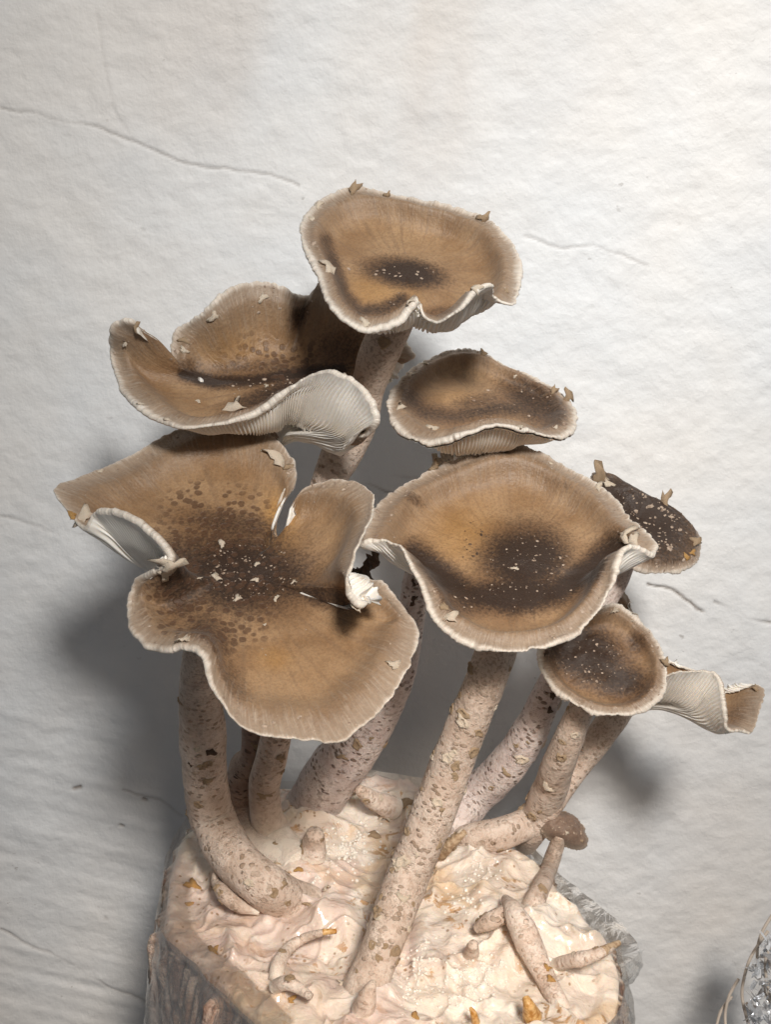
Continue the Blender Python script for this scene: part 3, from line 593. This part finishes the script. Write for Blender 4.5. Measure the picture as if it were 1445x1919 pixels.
# F: cap seen from below at far right
rimF = [(1105, 1190, 4), (1118, 1130, 4), (1135, 1098, 4), (1160, 1098, 3), (1178, 1120, 2), (1187, 1150, 2), (1215, 1195, 1), (1260, 1245, 1), (1310, 1262, 2), (1362, 1298, 4, None, .3), (1395, 1292, 7, None, .3), (1416, 1284, 9, None, .3), (1431, 1294, 9, None, .3), (1424, 1325, 8, (1345, 1322, 2), .2), (1410, 1366, 6, (1335, 1340, 1), .2), (1388, 1362, 8, (1330, 1342, 0), .2), (1368, 1360, 10, (1326, 1343, 0), .2), (1364, 1335, 13, (1320, 1342, -1), .2), (1360, 1305, 16, (1312, 1340, -2), .2), (1354, 1276, 18, (1302, 1338, -2), .2), (1335, 1256, 19, (1290, 1336, -3), .2),
        (1292, 1257, 18, (1262, 1330, -3), .2), (1249, 1262, 16, (1230, 1320, -3), .2), (1200, 1280, 10), (1150, 1285, 6), (1115, 1250, 4)]
root, sd, cd = mushroom('funnel-shaped mushroom at far right showing its white gills, partly behind a small round cap',
    [(1185, 1275, 5.5, 24), (1160, 1330, 5.6, 28), (1118, 1390, 5.8, 26), (1075, 1450, 6, 23), (1035, 1510, 6.4, 21), (1000, 1560, None, 24), (985, 1580, 'z-6', 22)],
    M_STEM, dict(ctr=(1195, 1245), w=5.5, elev=66, az=-6, rim=rimF, ngill=110, bowl=1, roll=.8, dark=[(1155, 1170, 60, 50, .45), (1380, 1340, 30, 20, .3)], edge=(1.000, 1.03), hub=.016, thick=.8), 6, 3, rt=(.3, .8))
scales(cd, [(1412, 1290, 18, 't', 1)])
flecks(cd, [(1155, 1120, 25, 20, 12, 4)], 16, 30)

# E: small round cap at right
rimE = [(1012, 1240, 1), (1018, 1212, 1), (1048, 1180, 1), (1085, 1152, 1), (1131, 1139, 2), (1155, 1136, 2), (1187, 1155, 2), (1217, 1183, 2), (1239, 1220, 3), (1248, 1257, 3), (1243, 1290, 3), (1221, 1317, 2), (1185, 1333, 2), (1142, 1337, 2), (1099, 1326, 2), (1056, 1301, 1), (1024, 1268, 1)]
root, sd, cd = mushroom('small round mushroom cap with a dark flecked centre tucked under the front right cap',
    [(1120, 1245, 8, 22), (1100, 1310, 8, 24), (1080, 1350, 7.8, 27), (1052, 1420, 7.4, 30), (1028, 1485, 6.5, 33), (1000, 1535, 'z6', 32), (940, 1562, 'z4', 31), (880, 1572, None, 27), (855, 1574, 'z-6', 20)],
    M_STEM, dict(ctr=(1125, 1240), w=8, elev=50, az=2, rim=rimE, ngill=70, bowl=1.5, roll=1.4, dark=[(1100, 1228, 80, 52, 1.0, 25), (1160, 1275, 60, 34, .85, 10), (1195, 1205, 22, 22, .6)], edge=(0.930, 1.03), hub=.01), 7, 12,
    extra=[(1078, 1385, 18, 'rp'), (1045, 1425, 24, 'r'), (1020, 1480, 36, 'p'), (990, 1530, 22, 'r'), (1010, 1530, 20, 't')], rt=(.2, .9))
scales(cd, [(1153, 1137, 20), (1247, 1240, 22, 't', 1), (1017, 1222, 16, 'd'), (1188, 1158, 10)])
flecks(cd, [(1110, 1235, 65, 40, 70, 3.8), (1150, 1270, 50, 25, 16, 3.5)], 17, 60)

# C: front right cap
rimC = [(678, 1014, 5), (692, 983, 4), (713, 946, 3), (750, 913, 2), (804, 884, 2), (858, 862, 2), (906, 844, 3), (954, 836, 3), (992, 841, 3), (1035, 860, 2), (1077, 884, 2), (1120, 908, 2), (1152, 940, 2), (1179, 967, 3), (1206, 992, 4), (1222, 1014, 5), (1223, 1036, 5, None, .5), (1206, 1029, 8, None, 1), (1185, 1021, 10, (1110, 1045, 0), 1.5), (1161, 1031, 11, (1092, 1060, -1), 2),
        (1150, 1064, 10, (1085, 1075, -1), 2.4), (1142, 1096, 8, None, 3), (1126, 1133, 6, None, 3), (1099, 1163, 5, None, 3), (1067, 1190, 4, None, 3), (1024, 1208, 4, None, 3), (970, 1216, 4, None, 3), (917, 1213, 4, None, 3), (874, 1198, 4, None, 3), (836, 1175, 5, None, 3), (815, 1149, 6, None, 2.5), (804, 1117, 8, None, 2.2), (791, 1085, 10, (865, 1080, -1), 1.6), (772, 1052, 11, (835, 1062, -1), 1), (755, 1022, 11, (800, 1045, -1), .8), (729, 1010, 9, (770, 1032, 0), .5), (702, 1010, 7, (750, 1010, 1), .4)]
root, sd, cd = mushroom('wide dish-shaped tan mushroom cap with a black-brown centre, front right, on the thickest stem',
    [(970, 1065, 10.2, 32), (955, 1140, 10.4, 35), (932, 1215, 10.5, 38), (905, 1290, 10.5, 38), (872, 1370, 10.5, 39), (838, 1455, 10.6, 40), (803, 1545, 10.9, 41), (768, 1630, 'z22', 41), (735, 1720, 'z14', 41), (705, 1800, 'z6', 39), (683, 1858, 'z-1', 44), (668, 1892, 'z-12', 52)],
    M_STEM, dict(ctr=(960, 1045), w=10.2, elev=64, az=0, rim=rimC, ngill=150, bowl=3.0, roll=2.4, p=2.2, nf=84, dark=[(985, 1050, 75, 62, 1.0), (960, 1110, 130, 32, .95, -8), ([(775, 1040), (815, 1075), (870, 1112), (960, 1128), (1045, 1108), (1110, 1065), (1155, 1022)], 24, .95), (775, 935, 24, 10, .45, 30), (1050, 905, 45, 12, .2, 30)],
    yellow=[(870, 1010, 60, 50, .5)], edge=(0.960, 1.03), hub=.012), 8, 70, (7, 19),
    extra=[(858, 1352, 28, 'rp'), (893, 1415, 30, 'r'), (852, 1443, 24, 'r'), (812, 1505, 22, 'rp'), (830, 1525, 22, 't'), (748, 1610, 30, 'rp'), (778, 1607, 18, 'p'), (760, 1680, 38, 'p'), (705, 1716, 24, 'p'), (830, 1590, 30, 't')], rt=(.2, .92))
scales(cd, [(1168, 998, 44), (1185, 1005, 30), (842, 1150, 40), (835, 1130, 24, 't'), (815, 872, 22, 't', 1), (968, 1058, 12), (1035, 862, 12), (1120, 905, 20)])
flecks(cd, [(985, 1060, 90, 65, 80, 3.8), (1000, 1060, 60, 50, 14, 6), (960, 1110, 130, 35, 26, 4)], 18, 120)
random.seed(50)
flecks(cd, [(905, 1005, 40, 35, 30, 4), (890, 1020, 30, 40, 10, 8)], 19, 0, M_FLD)

# crumpled scrap standing on the far rim of that cap
PBK = PW(835, 862, 7.0)
dm = thing('dried_scrap', 'ragged pale scrap of dried veil standing on the far edge of the front right cap', 'scrap', PBK)
for i, (dx, dy) in enumerate([(0, 0), (.0012, .0008), (-.0022, -.0004), (.003, .0022)]):
    put_scale(dm, RAGS, PBK + np.array([dx, 0, dy]), np.array([random.uniform(-1, 1), -1, random.uniform(-.3, .6)]), .0042, name='flap')

PD = PW(690, 1064, 8.0)
ds = thing('dried_scrap', 'near-black curled scrap of dried tissue between the two largest caps', 'scrap', PD)
for dx, dy, q in ((0, 0, .0042), (.0018, .0022, .0038), (-.0026, -.0022, .0052), (-.0006, -.0032, .0055)):
    put_scale(ds, RAGD, PD + np.array([dx, 0, dy]), np.array([random.uniform(-.7, .7), -1, random.uniform(-.3, .6)]), q, name='flap')
# G: tiny mushroom
rimG = [(1008, 1545, -5), (1012, 1524, -4), (1030, 1516, -4), (1058, 1520, -4), (1083, 1537, -4), (1099, 1560, -4), (1101, 1580, -5), (1090, 1591, -6), (1066, 1590, -7), (1040, 1580, -7), (1018, 1566, -6)]
root, sd, cd = mushroom('tiny young mushroom with a fuzzy domed cap, right edge of the bag',
    [(1052, 1560, 6.6, 12), (1042, 1590, 6.6, 15), (1030, 1625, 6.7, 16), (1015, 1662, 'z3', 18), (998, 1700, None, 22), (992, 1715, 'z-6', 22)],
    M_STEM, dict(ctr=(1056, 1549), w=6.9, elev=52, az=25, rim=rimG, ngill=40, bowl=-.4, roll=.4, dark=[(1060, 1555, 80, 60, .13)], edge=(1.000, 1.03), hub=.004, nf=40, thick=1.4, skin=M_CAPY), 9, 3, (10, 18), name='small_mushroom')
scales(cd, [(1070, 1560, 12), (1098, 1575, 10, 't')])
flecks(cd, [(1060, 1550, 40, 25, 25, 4)], 20, 30)

# ------------------------------------------------------------------ grow bag
bagloc = PZ(720, 1760, ZT) * np.array([1, 1, 0]) + np.array([0, 0, -.16])
bag = thing('grow_bag', 'clear plastic grow bag packed with white mycelium, torn open at the top', 'grow bag', bagloc)
RIMB = [(342, 1556), (318, 1620), (307, 1690), (304, 1745), (345, 1790), (405, 1850), (480, 1922), (600, 1990), (760, 2030), (920, 2025), (1050, 1985), (1135, 1925), (1165, 1850), (1150, 1770), (1080, 1690), (1010, 1610), (950, 1570), (880, 1510), (800, 1480), (700, 1466), (600, 1470), (500, 1475), (420, 1495), (375, 1520)]
def build_block():
    R = np.array([PZ(a, b, ZT) for a, b in RIMB]); nt = 900; (R,) = loopspline([R], nt)
    C = PZ(720, 1730, ZT); fs = np.r_[np.linspace(0, .93, 170)]; th = np.linspace(0, 2 * np.pi, nt, endpoint=False)
    V = C + (R - C)[None] * fs[:, None, None]
    # rounded shoulder and flank
    out = nrm((R - C) * [1, 1, 0]); sh = []
    prof = [(.93 + .07 * math.sin(a), -.004 * (1 - math.cos(a))) for a in np.linspace(.15, math.pi / 2, 12)]
    for f, dz in prof: sh.append(C + (R - C) * f + np.array([0, 0, dz]))
    ns = 110
    for k in range(1, ns):
        z = k / ns * .235; bulge = .005 * (1 - math.exp(-z / .035)); sh.append(R + out * (bulge + .0) + np.array([0, 0, -.004 - z]))
    V = np.concatenate([V, np.array(sh)], 0); nr = len(V)
    px, py, _ = project(V.reshape(-1, 3)); px = px.reshape(nr, nt); py = py.reshape(nr, nt)
    ff = np.r_[fs, [p[0] for p in prof], np.ones(ns - 1)][:, None]; side = np.r_[np.zeros(len(fs) + 8), np.linspace(.3, 1, 4), np.ones(ns - 1)][:, None] + 0 * px
    topm = 1 - np.clip((ff - .9) / .1, 0, 1) * .7
    h = .0050 * fbm(V * 38, 2, 61) + .0018 * fbm(V * 95, 3, 63) + .0011 * np.clip(1 - np.abs(fbm(V * 48 + 5, 2, 91)) * 9, 0, 1) + .0007 * np.clip(1 - np.abs(fbm(V * 100 + 5, 2, 92)) * 8, 0, 1) + .0010 * np.clip(fbm(V * 230, 2, 64), -.2, 1)
    rid = 1 - np.abs(fbm(V * 60 + 9, 3, 71)) * 2.2; h += .0022 * np.clip(rid, 0, 1) ** 3
    def lump(cx, cy, rx, ry, a):
        d = ((px - cx) / rx) ** 2 + ((py - cy) / ry) ** 2; return a * .001 * np.exp(-d)
    for L in [(590, 1560, 60, 40, 4), (680, 1500, 60, 30, 4), (760, 1510, 40, 25, 3), (600, 1450, 90, 30, 2), (560, 1545, 50, 30, 4), (430, 1690, 90, 70, -2), (680, 1610, 80, 70, -3), (480, 1720, 60, 40, 2), (880, 1640, 80, 50, -1.5), (690, 1880, 50, 40, 4),
              (600, 1860, 50, 30, 2), (610, 1722, 50, 34, 4.5), (560, 1740, 50, 20, 2), (640, 1730, 40, 24, 2), (520, 1600, 60, 34, 3), (560, 1630, 40, 25, 3), (650, 1780, 60, 30, -2), (900, 1700, 40, 20, 2), (980, 1760, 50, 60, 3), (870, 1790, 80, 60, 1), (1080, 1810, 60, 40, -1), (540, 1840, 40, 40, 2), (350, 1640, 40, 60, -2), (760, 1760, 18, 90, -2)]:
        h = h + lump(*L)
    rl = np.random.default_rng(44)
    for _ in range(150):
        cx, cy, rr0 = rl.uniform(320, 1130), rl.uniform(1490, 1919), rl.uniform(6, 16); h = h + lump(cx, cy, rr0 * rl.uniform(.8, 1.6), rr0, rl.uniform(.3, 1.5) * (1 if rl.random() > .3 else -.8))
    V[..., 2] += (h * topm * (side < .5))
    qq = np.stack([np.cos(th)[None] * 11 + V[..., 2] * 18, np.sin(th)[None] * 11 + 0 * px, V[..., 2] * 11], -1)
    wr = 1.2 * vnoise(qq, 77) + 1.6 * np.clip(1 - np.abs(fbm(qq * 1.6 + 3, 2, 79)) * 7, 0, 1) + .5 * vnoise(qq * 5, 81)
    V += out[None] * (wr * .0014 * np.clip(side, 0, 1))[..., None]
    wrc = np.stack([np.cos(th)[None] * 22 + V[..., 2] * 60, np.sin(th)[None] * 22 + V[..., 2] * 20, V[..., 2] * 45], -1)
    o = add('substrate_block', V.reshape(-1, 3), quads(nr, nt), M_BLOCK, bag, attrs={'side': np.clip(side, 0, 1).ravel(), 'wr': wrc.reshape(-1, 3)})
    return V, R, out, C
BV, BR, BOUT, BC = build_block()
buv = project(BV[:182].reshape(-1, 3)); BTOP = BV[:182].reshape(-1, 3)
def block_at(px, py):
    d = np.hypot(buv[0] - px, buv[1] - py); c = np.where(d < 6)[0]
    k = c[np.argmin(buv[2][c])] if len(c) else int(np.argmin(d)); return BTOP[k]

def sheet(name, rows, mat, parent, sub=14, wr=.0012, thick=.00012, seed=0, label=None):
    G = np.array([[q for q in r] for r in rows], float); a, b = G.shape[:2]
    X = np.stack([crom(G[i], np.linspace(0, b - 1, (b - 1) * sub + 1), False) for i in range(a)], 0)
    X = np.stack([crom(X[:, j], np.linspace(0, a - 1, (a - 1) * sub + 1), False) for j in range(X.shape[1])], 1)
    N = nrm(np.cross(np.gradient(X, axis=0), np.gradient(X, axis=1)))
    X = X + N * (wr * (fbm(X * 110 + seed, 4, seed) + .7 * (1 - 2 * np.abs(fbm(X * 80 + seed, 3, seed + 9)))))[..., None]
    r, c = X.shape[:2]; o = add(name, X.reshape(-1, 3), quads(r, c, False), mat, parent)
    if label: o['label'] = label
    return o
# film: back strip, right crumple, collar on the left, skirt round the flank
sheet('plastic_film', [[PW(x, y, w) for x, y, w in r] for r in [
    [(628, 1442, 2.6), (680, 1441, 2.4), (730, 1448, 2.2), (780, 1456, 2.2), (840, 1462, 2.4), (900, 1475, 2.8)],
    [(632, 1470, 2.8), (680, 1462, 2.5), (735, 1466, 2.4), (785, 1470, 2.3), (840, 1485, 2.6), (895, 1500, 3.0)],
    [(630, 1510, 3.0), (680, 1505, 2.9), (735, 1500, 2.8), (785, 1505, 2.7), (840, 1520, 3.0), (890, 1535, 3.3)]]], M_FILM, bag, wr=.0010, seed=3)
sheet('plastic_film', [[PW(x, y, w) for x, y, w in r] for r in [
    [(965, 1548, 3.6), (1000, 1590, 4.0), (1045, 1635, 4.6), (1090, 1672, 5.4), (1140, 1712, 6.4), (1178, 1745, 7.2), (1198, 1782, 8.4), (1188, 1828, 9.6), (1150, 1850, 10.4), (1142, 1925, 11.8)],
    [(975, 1575, 4.0), (1000, 1620, 4.4), (1040, 1662, 5.2), (1080, 1700, 6.0), (1120, 1742, 7.0), (1150, 1775, 8.0), (1165, 1800, 9.0), (1150, 1840, 10.2), (1120, 1870, 11.4), (1100, 1930, 12.6)],
    [(975, 1600, 4.4), (995, 1650, 5.2), (1030, 1700, 6.2), (1060, 1735, 7.0), (1090, 1765, 7.8), (1110, 1795, 8.6), (1120, 1825, 9.6), (1110, 1860, 10.8), (1080, 1890, 12), (1060, 1935, 13)]]], M_FILM, bag, wr=.0008, seed=5)
sheet('plastic_film', [[PW(x, y, w) for x, y, w in r] for r in [
    [(1198, 1782, 8.4), (1190, 1828, 9.6), (1150, 1848, 10.4), (1142, 1935, 11.8)], [(1160, 1815, 10.4), (1150, 1850, 11.2), (1120, 1880, 12.2), (1090, 1940, 13.2)], [(1110, 1860, 12.4), (1060, 1885, 13.2), (1000, 1905, 14), (940, 1935, 14.6)]]], M_FILMC, bag, wr=.0022, seed=8)
rows = []
nt = len(BR); sel = np.arange(0, nt, nt // 60)
for dz, ex in ((.001, .0003), (-.004, .0012), (-.012, .0030), (-.03, .0052), (-.07, .0070), (-.15, .0080), (-.23, .0080)):
    pl = BR[sel] + BOUT[sel] * ex + np.array([0, 0, dz]) ; rows.append(np.r_[pl, pl[:1]])
sheet('bag_skirt', rows, M_FILMC, bag, sub=7, wr=.0011, seed=13, label='clear wrinkled film round the side of the bag')
sheet('collar_fold', [[PZ(x, y, ZT + z * .001) for x, y, z in r] for r in [
    [(343, 1548, 3), (316, 1615, 3), (303, 1690, 3), (300, 1746, 2), (346, 1798, 1), (405, 1860, 1), (480, 1932, 1)],
    [(352, 1565, 5), (334, 1620, 5), (326, 1690, 5), (330, 1740, 5), (375, 1795, 5), (435, 1850, 5), (510, 1920, 5)],
    [(372, 1590, 4), (365, 1630, 4), (360, 1690, 4), (372, 1735, 4), (420, 1780, 4), (480, 1835, 4), (560, 1905, 4)]]], M_FILMC, bag, wr=.0008, seed=21)

# wet droplets
def droplets():
    r = np.random.default_rng(3); V, Fc = [], []
    for cx, cy, rx, ry, n in [(665, 1590, 45, 40, 90), (640, 1570, 30, 20, 30), (900, 1620, 40, 25, 40), (870, 1680, 40, 25, 30), (905, 1820, 45, 40, 90), (790, 1790, 25, 40, 40), (840, 1850, 60, 40, 60), (770, 1840, 20, 40, 40), (600, 1640, 20, 15, 12)]:
        for _ in range(n):
            P = block_at(cx + rx * r.normal() * .6, cy + ry * r.normal() * .6); s = r.uniform(1.6, 4.2) * px2m(P); k = len(V); m = 8
            for q, z in ((1, -.2), (.8, .45), (.4, .75)):
                V.extend([P + s * np.array([q * math.cos(a), q * math.sin(a), z]) for a in np.linspace(0, 2 * math.pi, m, endpoint=False)])
            V.append(P + np.array([0, 0, s * .85]))
            for i in range(2):
                for j in range(m): Fc.append([k + i * m + j, k + i * m + (j + 1) % m, k + (i + 1) * m + (j + 1) % m, k + (i + 1) * m + j])
            for j in range(m): Fc.append([k + 2 * m + j, k + 2 * m + (j + 1) % m, k + 3 * m])
    o = add('water_droplets', V, Fc, M_DROP, bag); o['kind'] = 'stuff'
droplets()

# ------------------------------------------------------------------ stunted buds on the block
def bud(label, pts, mat=M_BUD, tip=None, tipm=M_FLO, seed=0, n=3, name='mushroom_bud'):
    P = []
    for px, py, h, r in pts: b = block_at(px, py); p = PZ(px, py, b[2] + h * .001); P.append((p, r * px2m(p)))
    root = thing(name, label, 'mushroom bud', P[-1][0], 'stunted buds on the block')
    sd = make_stem(root, P, mat, seed, name='body', rough=3.0, nseg=26)
    if n: stem_scales(sd, n, seed, (8, 15), (.1, .8))
    if tip:
        k = tip; q = P[:k + 1]; q = [(p, r * (.9 if i else 1.05)) for i, (p, r) in enumerate(q)]
        make_stem(root, [(p + np.array([0, -.0002, .0003]), r * 1.04) for p, r in q], tipm, seed + 1, name='tip', nseg=18)
    return root
bud('thin finger-like bud with an orange tip lying left of the thick stem', [(630, 1746, 5, 4), (605, 1748, 5, 7), (570, 1758, 4, 10), (540, 1778, 3, 13), (522, 1805, 2, 14), (516, 1835, 0, 13)], tip=1, seed=31)
bud('stubby curled bud with a dried orange edge below the finger-like bud', [(582, 1868, 4, 8), (560, 1852, 4, 10), (535, 1842, 3, 12), (515, 1850, 1, 12)], seed=32)
bud('tan hooked bud pressed against the bent stem at left', [(408, 1628, 8, 8), (408, 1652, 7, 12), (422, 1678, 5, 14), (450, 1696, 3, 14), (485, 1706, 1, 10)], mat=M_STEM, seed=33)
bud('lumpy pale knob in front of the pale spotted stem', [(592, 1562, 9, 17), (590, 1582, 5, 26), (585, 1602, 0, 30)], seed=34, n=4)
bud('short tan bud pointing left beside the fat smooth bud', [(893, 1742, 3, 9), (912, 1730, 4, 15), (938, 1716, 3, 16), (955, 1705, 0, 12)], mat=M_STEM, seed=35, n=4)
bud('fat smooth white bud with an orange slit at lower right', [(948, 1685, 4, 8), (966, 1712, 5, 20), (985, 1750, 4, 28), (1002, 1792, 3, 24), (1026, 1840, 1, 20), (1052, 1885, -2, 17), (1065, 1915, -6, 14)], seed=36, n=0)
_fat = [o for o in bpy.data.objects if o.name.startswith('mushroom_bud')][-1]; _b = [c for c in _fat.children][0]
_u = project(np.array([v.co[:] for v in _b.data.vertices]) + origin(_b)); 
for _px, _py, _sz in ((1028, 1815, 20), (1034, 1835, 24), (1042, 1857, 20)):
    _d = np.hypot(_u[0] - _px, _u[1] - _py); _k = int(np.argmin(_d + (_u[2] - _u[2].min()) * 300)); _P = np.array(_b.data.vertices[_k].co) + origin(_b)
    put_scale(_b, RAGO, _P, np.array([0, -.6, .8]), _sz * px2m(_P), .6, roll=1.2, name='torn_skin', lift=.0004)
bud('dried cream bud with a torn brown tip at the right of the bag', [(1160, 1768, 9, 5), (1130, 1784, 8, 11), (1095, 1796, 6, 14), (1060, 1804, 3, 13), (1040, 1806, 0, 10)], tip=1, tipm=M_FLT, seed=37, n=2)
bud('small amber horn-shaped bud at the front of the block', [(985, 1868, 8, 7), (992, 1885, 6, 13), (998, 1905, 2, 20)], mat=M_FLO, seed=38, n=0)
bud('tiny amber spike left of the horn-shaped bud', [(882, 1888, 6, 3), (888, 1900, 4, 6), (892, 1915, 0, 8)], mat=M_FLO, seed=39, n=0)
bud('brown warty bud touching the thick stem on its right', [(872, 1558, 9, 5), (856, 1572, 8, 9), (840, 1586, 6, 11), (826, 1600, 2, 12)], mat=M_FLT, seed=40, n=6)
bud('small cream knob right of the thick stem', [(888, 1770, 5, 10), (884, 1788, 0, 16)], seed=41, n=2)
bud('white pointed bud at the foot of the thick stem', [(700, 1838, 6, 6), (690, 1862, 4, 15), (682, 1892, 0, 20)], seed=42, n=0)
bud('orange-tipped lump at the back of the block', [(672, 1478, 8, 10), (700, 1500, 5, 18), (740, 1515, 1, 20)], seed=43, n=3)
# orange slit on the fat bud and on the block, dark hole
sl = [(1032, 1808), (1040, 1830), (1050, 1855)]
def crumbs():
    r = np.random.default_rng(9); random.seed(9)
    for px, py, s, ms in [(560, 1625, 16, RAGO), (545, 1868, 22, RAGO), (365, 1655, 26, RAGO), (352, 1690, 16, RAGO), (405, 1780, 22, RAGO), (700, 1560, 26, RAGT), (720, 1525, 30, RAGS), (760, 1500, 30, RAGT), (655, 1475, 44, RAGS), (800, 1560, 30, RAGT), (575, 1690, 14, RAGT), (610, 1660, 18, RAGS), (780, 1900, 18, RAGO), (640, 1840, 14, RAGS)]:
        P = block_at(px, py); o = put_scale(bag, ms, P + np.array([0, 0, .0004]), np.array([r.normal() * .3, -.3 + r.normal() * .3, 1]), s * px2m(P), 1.2, name='crumb')
crumbs()

# ------------------------------------------------------------------ garland, lower right corner
gp = PW(1470, 1900, 6)
gar = thing('garland', 'cream cords and silver tinsel of a garland in the lower right corner', 'garland', gp)
def cord(pts, r, mat, name, parent, nseg=10):
    P = np.array([PW(*p) for p in pts]); u = np.linspace(0, len(P) - 1, 14 * (len(P) - 1)); C = crom(P, u, False); T = nrm(np.gradient(C, axis=0)); A = nrm(np.cross(T, [0, 1, .2])); B = np.cross(T, A)
    th = np.linspace(0, 2 * np.pi, nseg, endpoint=False); V = C[:, None] + r * (A[:, None] * np.cos(th)[None, :, None] + B[:, None] * np.sin(th)[None, :, None])
    return add(name, V.reshape(-1, 3), quads(len(C), nseg, True, True), mat, parent)
for pts in [[(1448, 1715, 5), (1428, 1750, 5), (1420, 1790, 5), (1430, 1845, 5.2), (1450, 1885, 5.4), (1480, 1900, 5.5)], [(1440, 1745, 5), (1410, 1790, 5), (1396, 1830, 5), (1392, 1870, 5), (1405, 1925, 5.3)], [(1385, 1835, 4.6), (1368, 1865, 4.6), (1360, 1900, 4.6), (1362, 1935, 4.8)],
            [(1372, 1868, 4.4), (1352, 1895, 4.4), (1342, 1930, 4.5)], [(1400, 1880, 5.2), (1415, 1900, 5.2), (1425, 1935, 5.3)], [(1450, 1760, 5.6), (1436, 1800, 5.6), (1440, 1850, 5.6), (1455, 1900, 5.6)]]:
    cord(pts, .00048, M_CORD, 'cord', gar)
def tinsel():
    r = np.random.default_rng(5); V, Fc = [], []
    for _ in range(260):
        t = r.random(); px = 1400 + 75 * r.random() + 15 * (1 - t); py = 1755 + (px < 1435) * 50 + r.random() * 190
        P = PW(px, py, 4.6 + 1.6 * r.random()); a, b = nrm(r.normal(size=3)), nrm(r.normal(size=3)); L = r.uniform(.0012, .0032); w = .0008; k = len(V)
        V += [P - a * L - b * w, P + a * L - b * w * .6, P + a * L + b * w, P - a * L + b * w * .8]; Fc.append([k, k + 1, k + 2, k + 3])
    o = add('tinsel', V, Fc, M_FOIL, gar, False); o['kind'] = 'stuff'
tinsel()
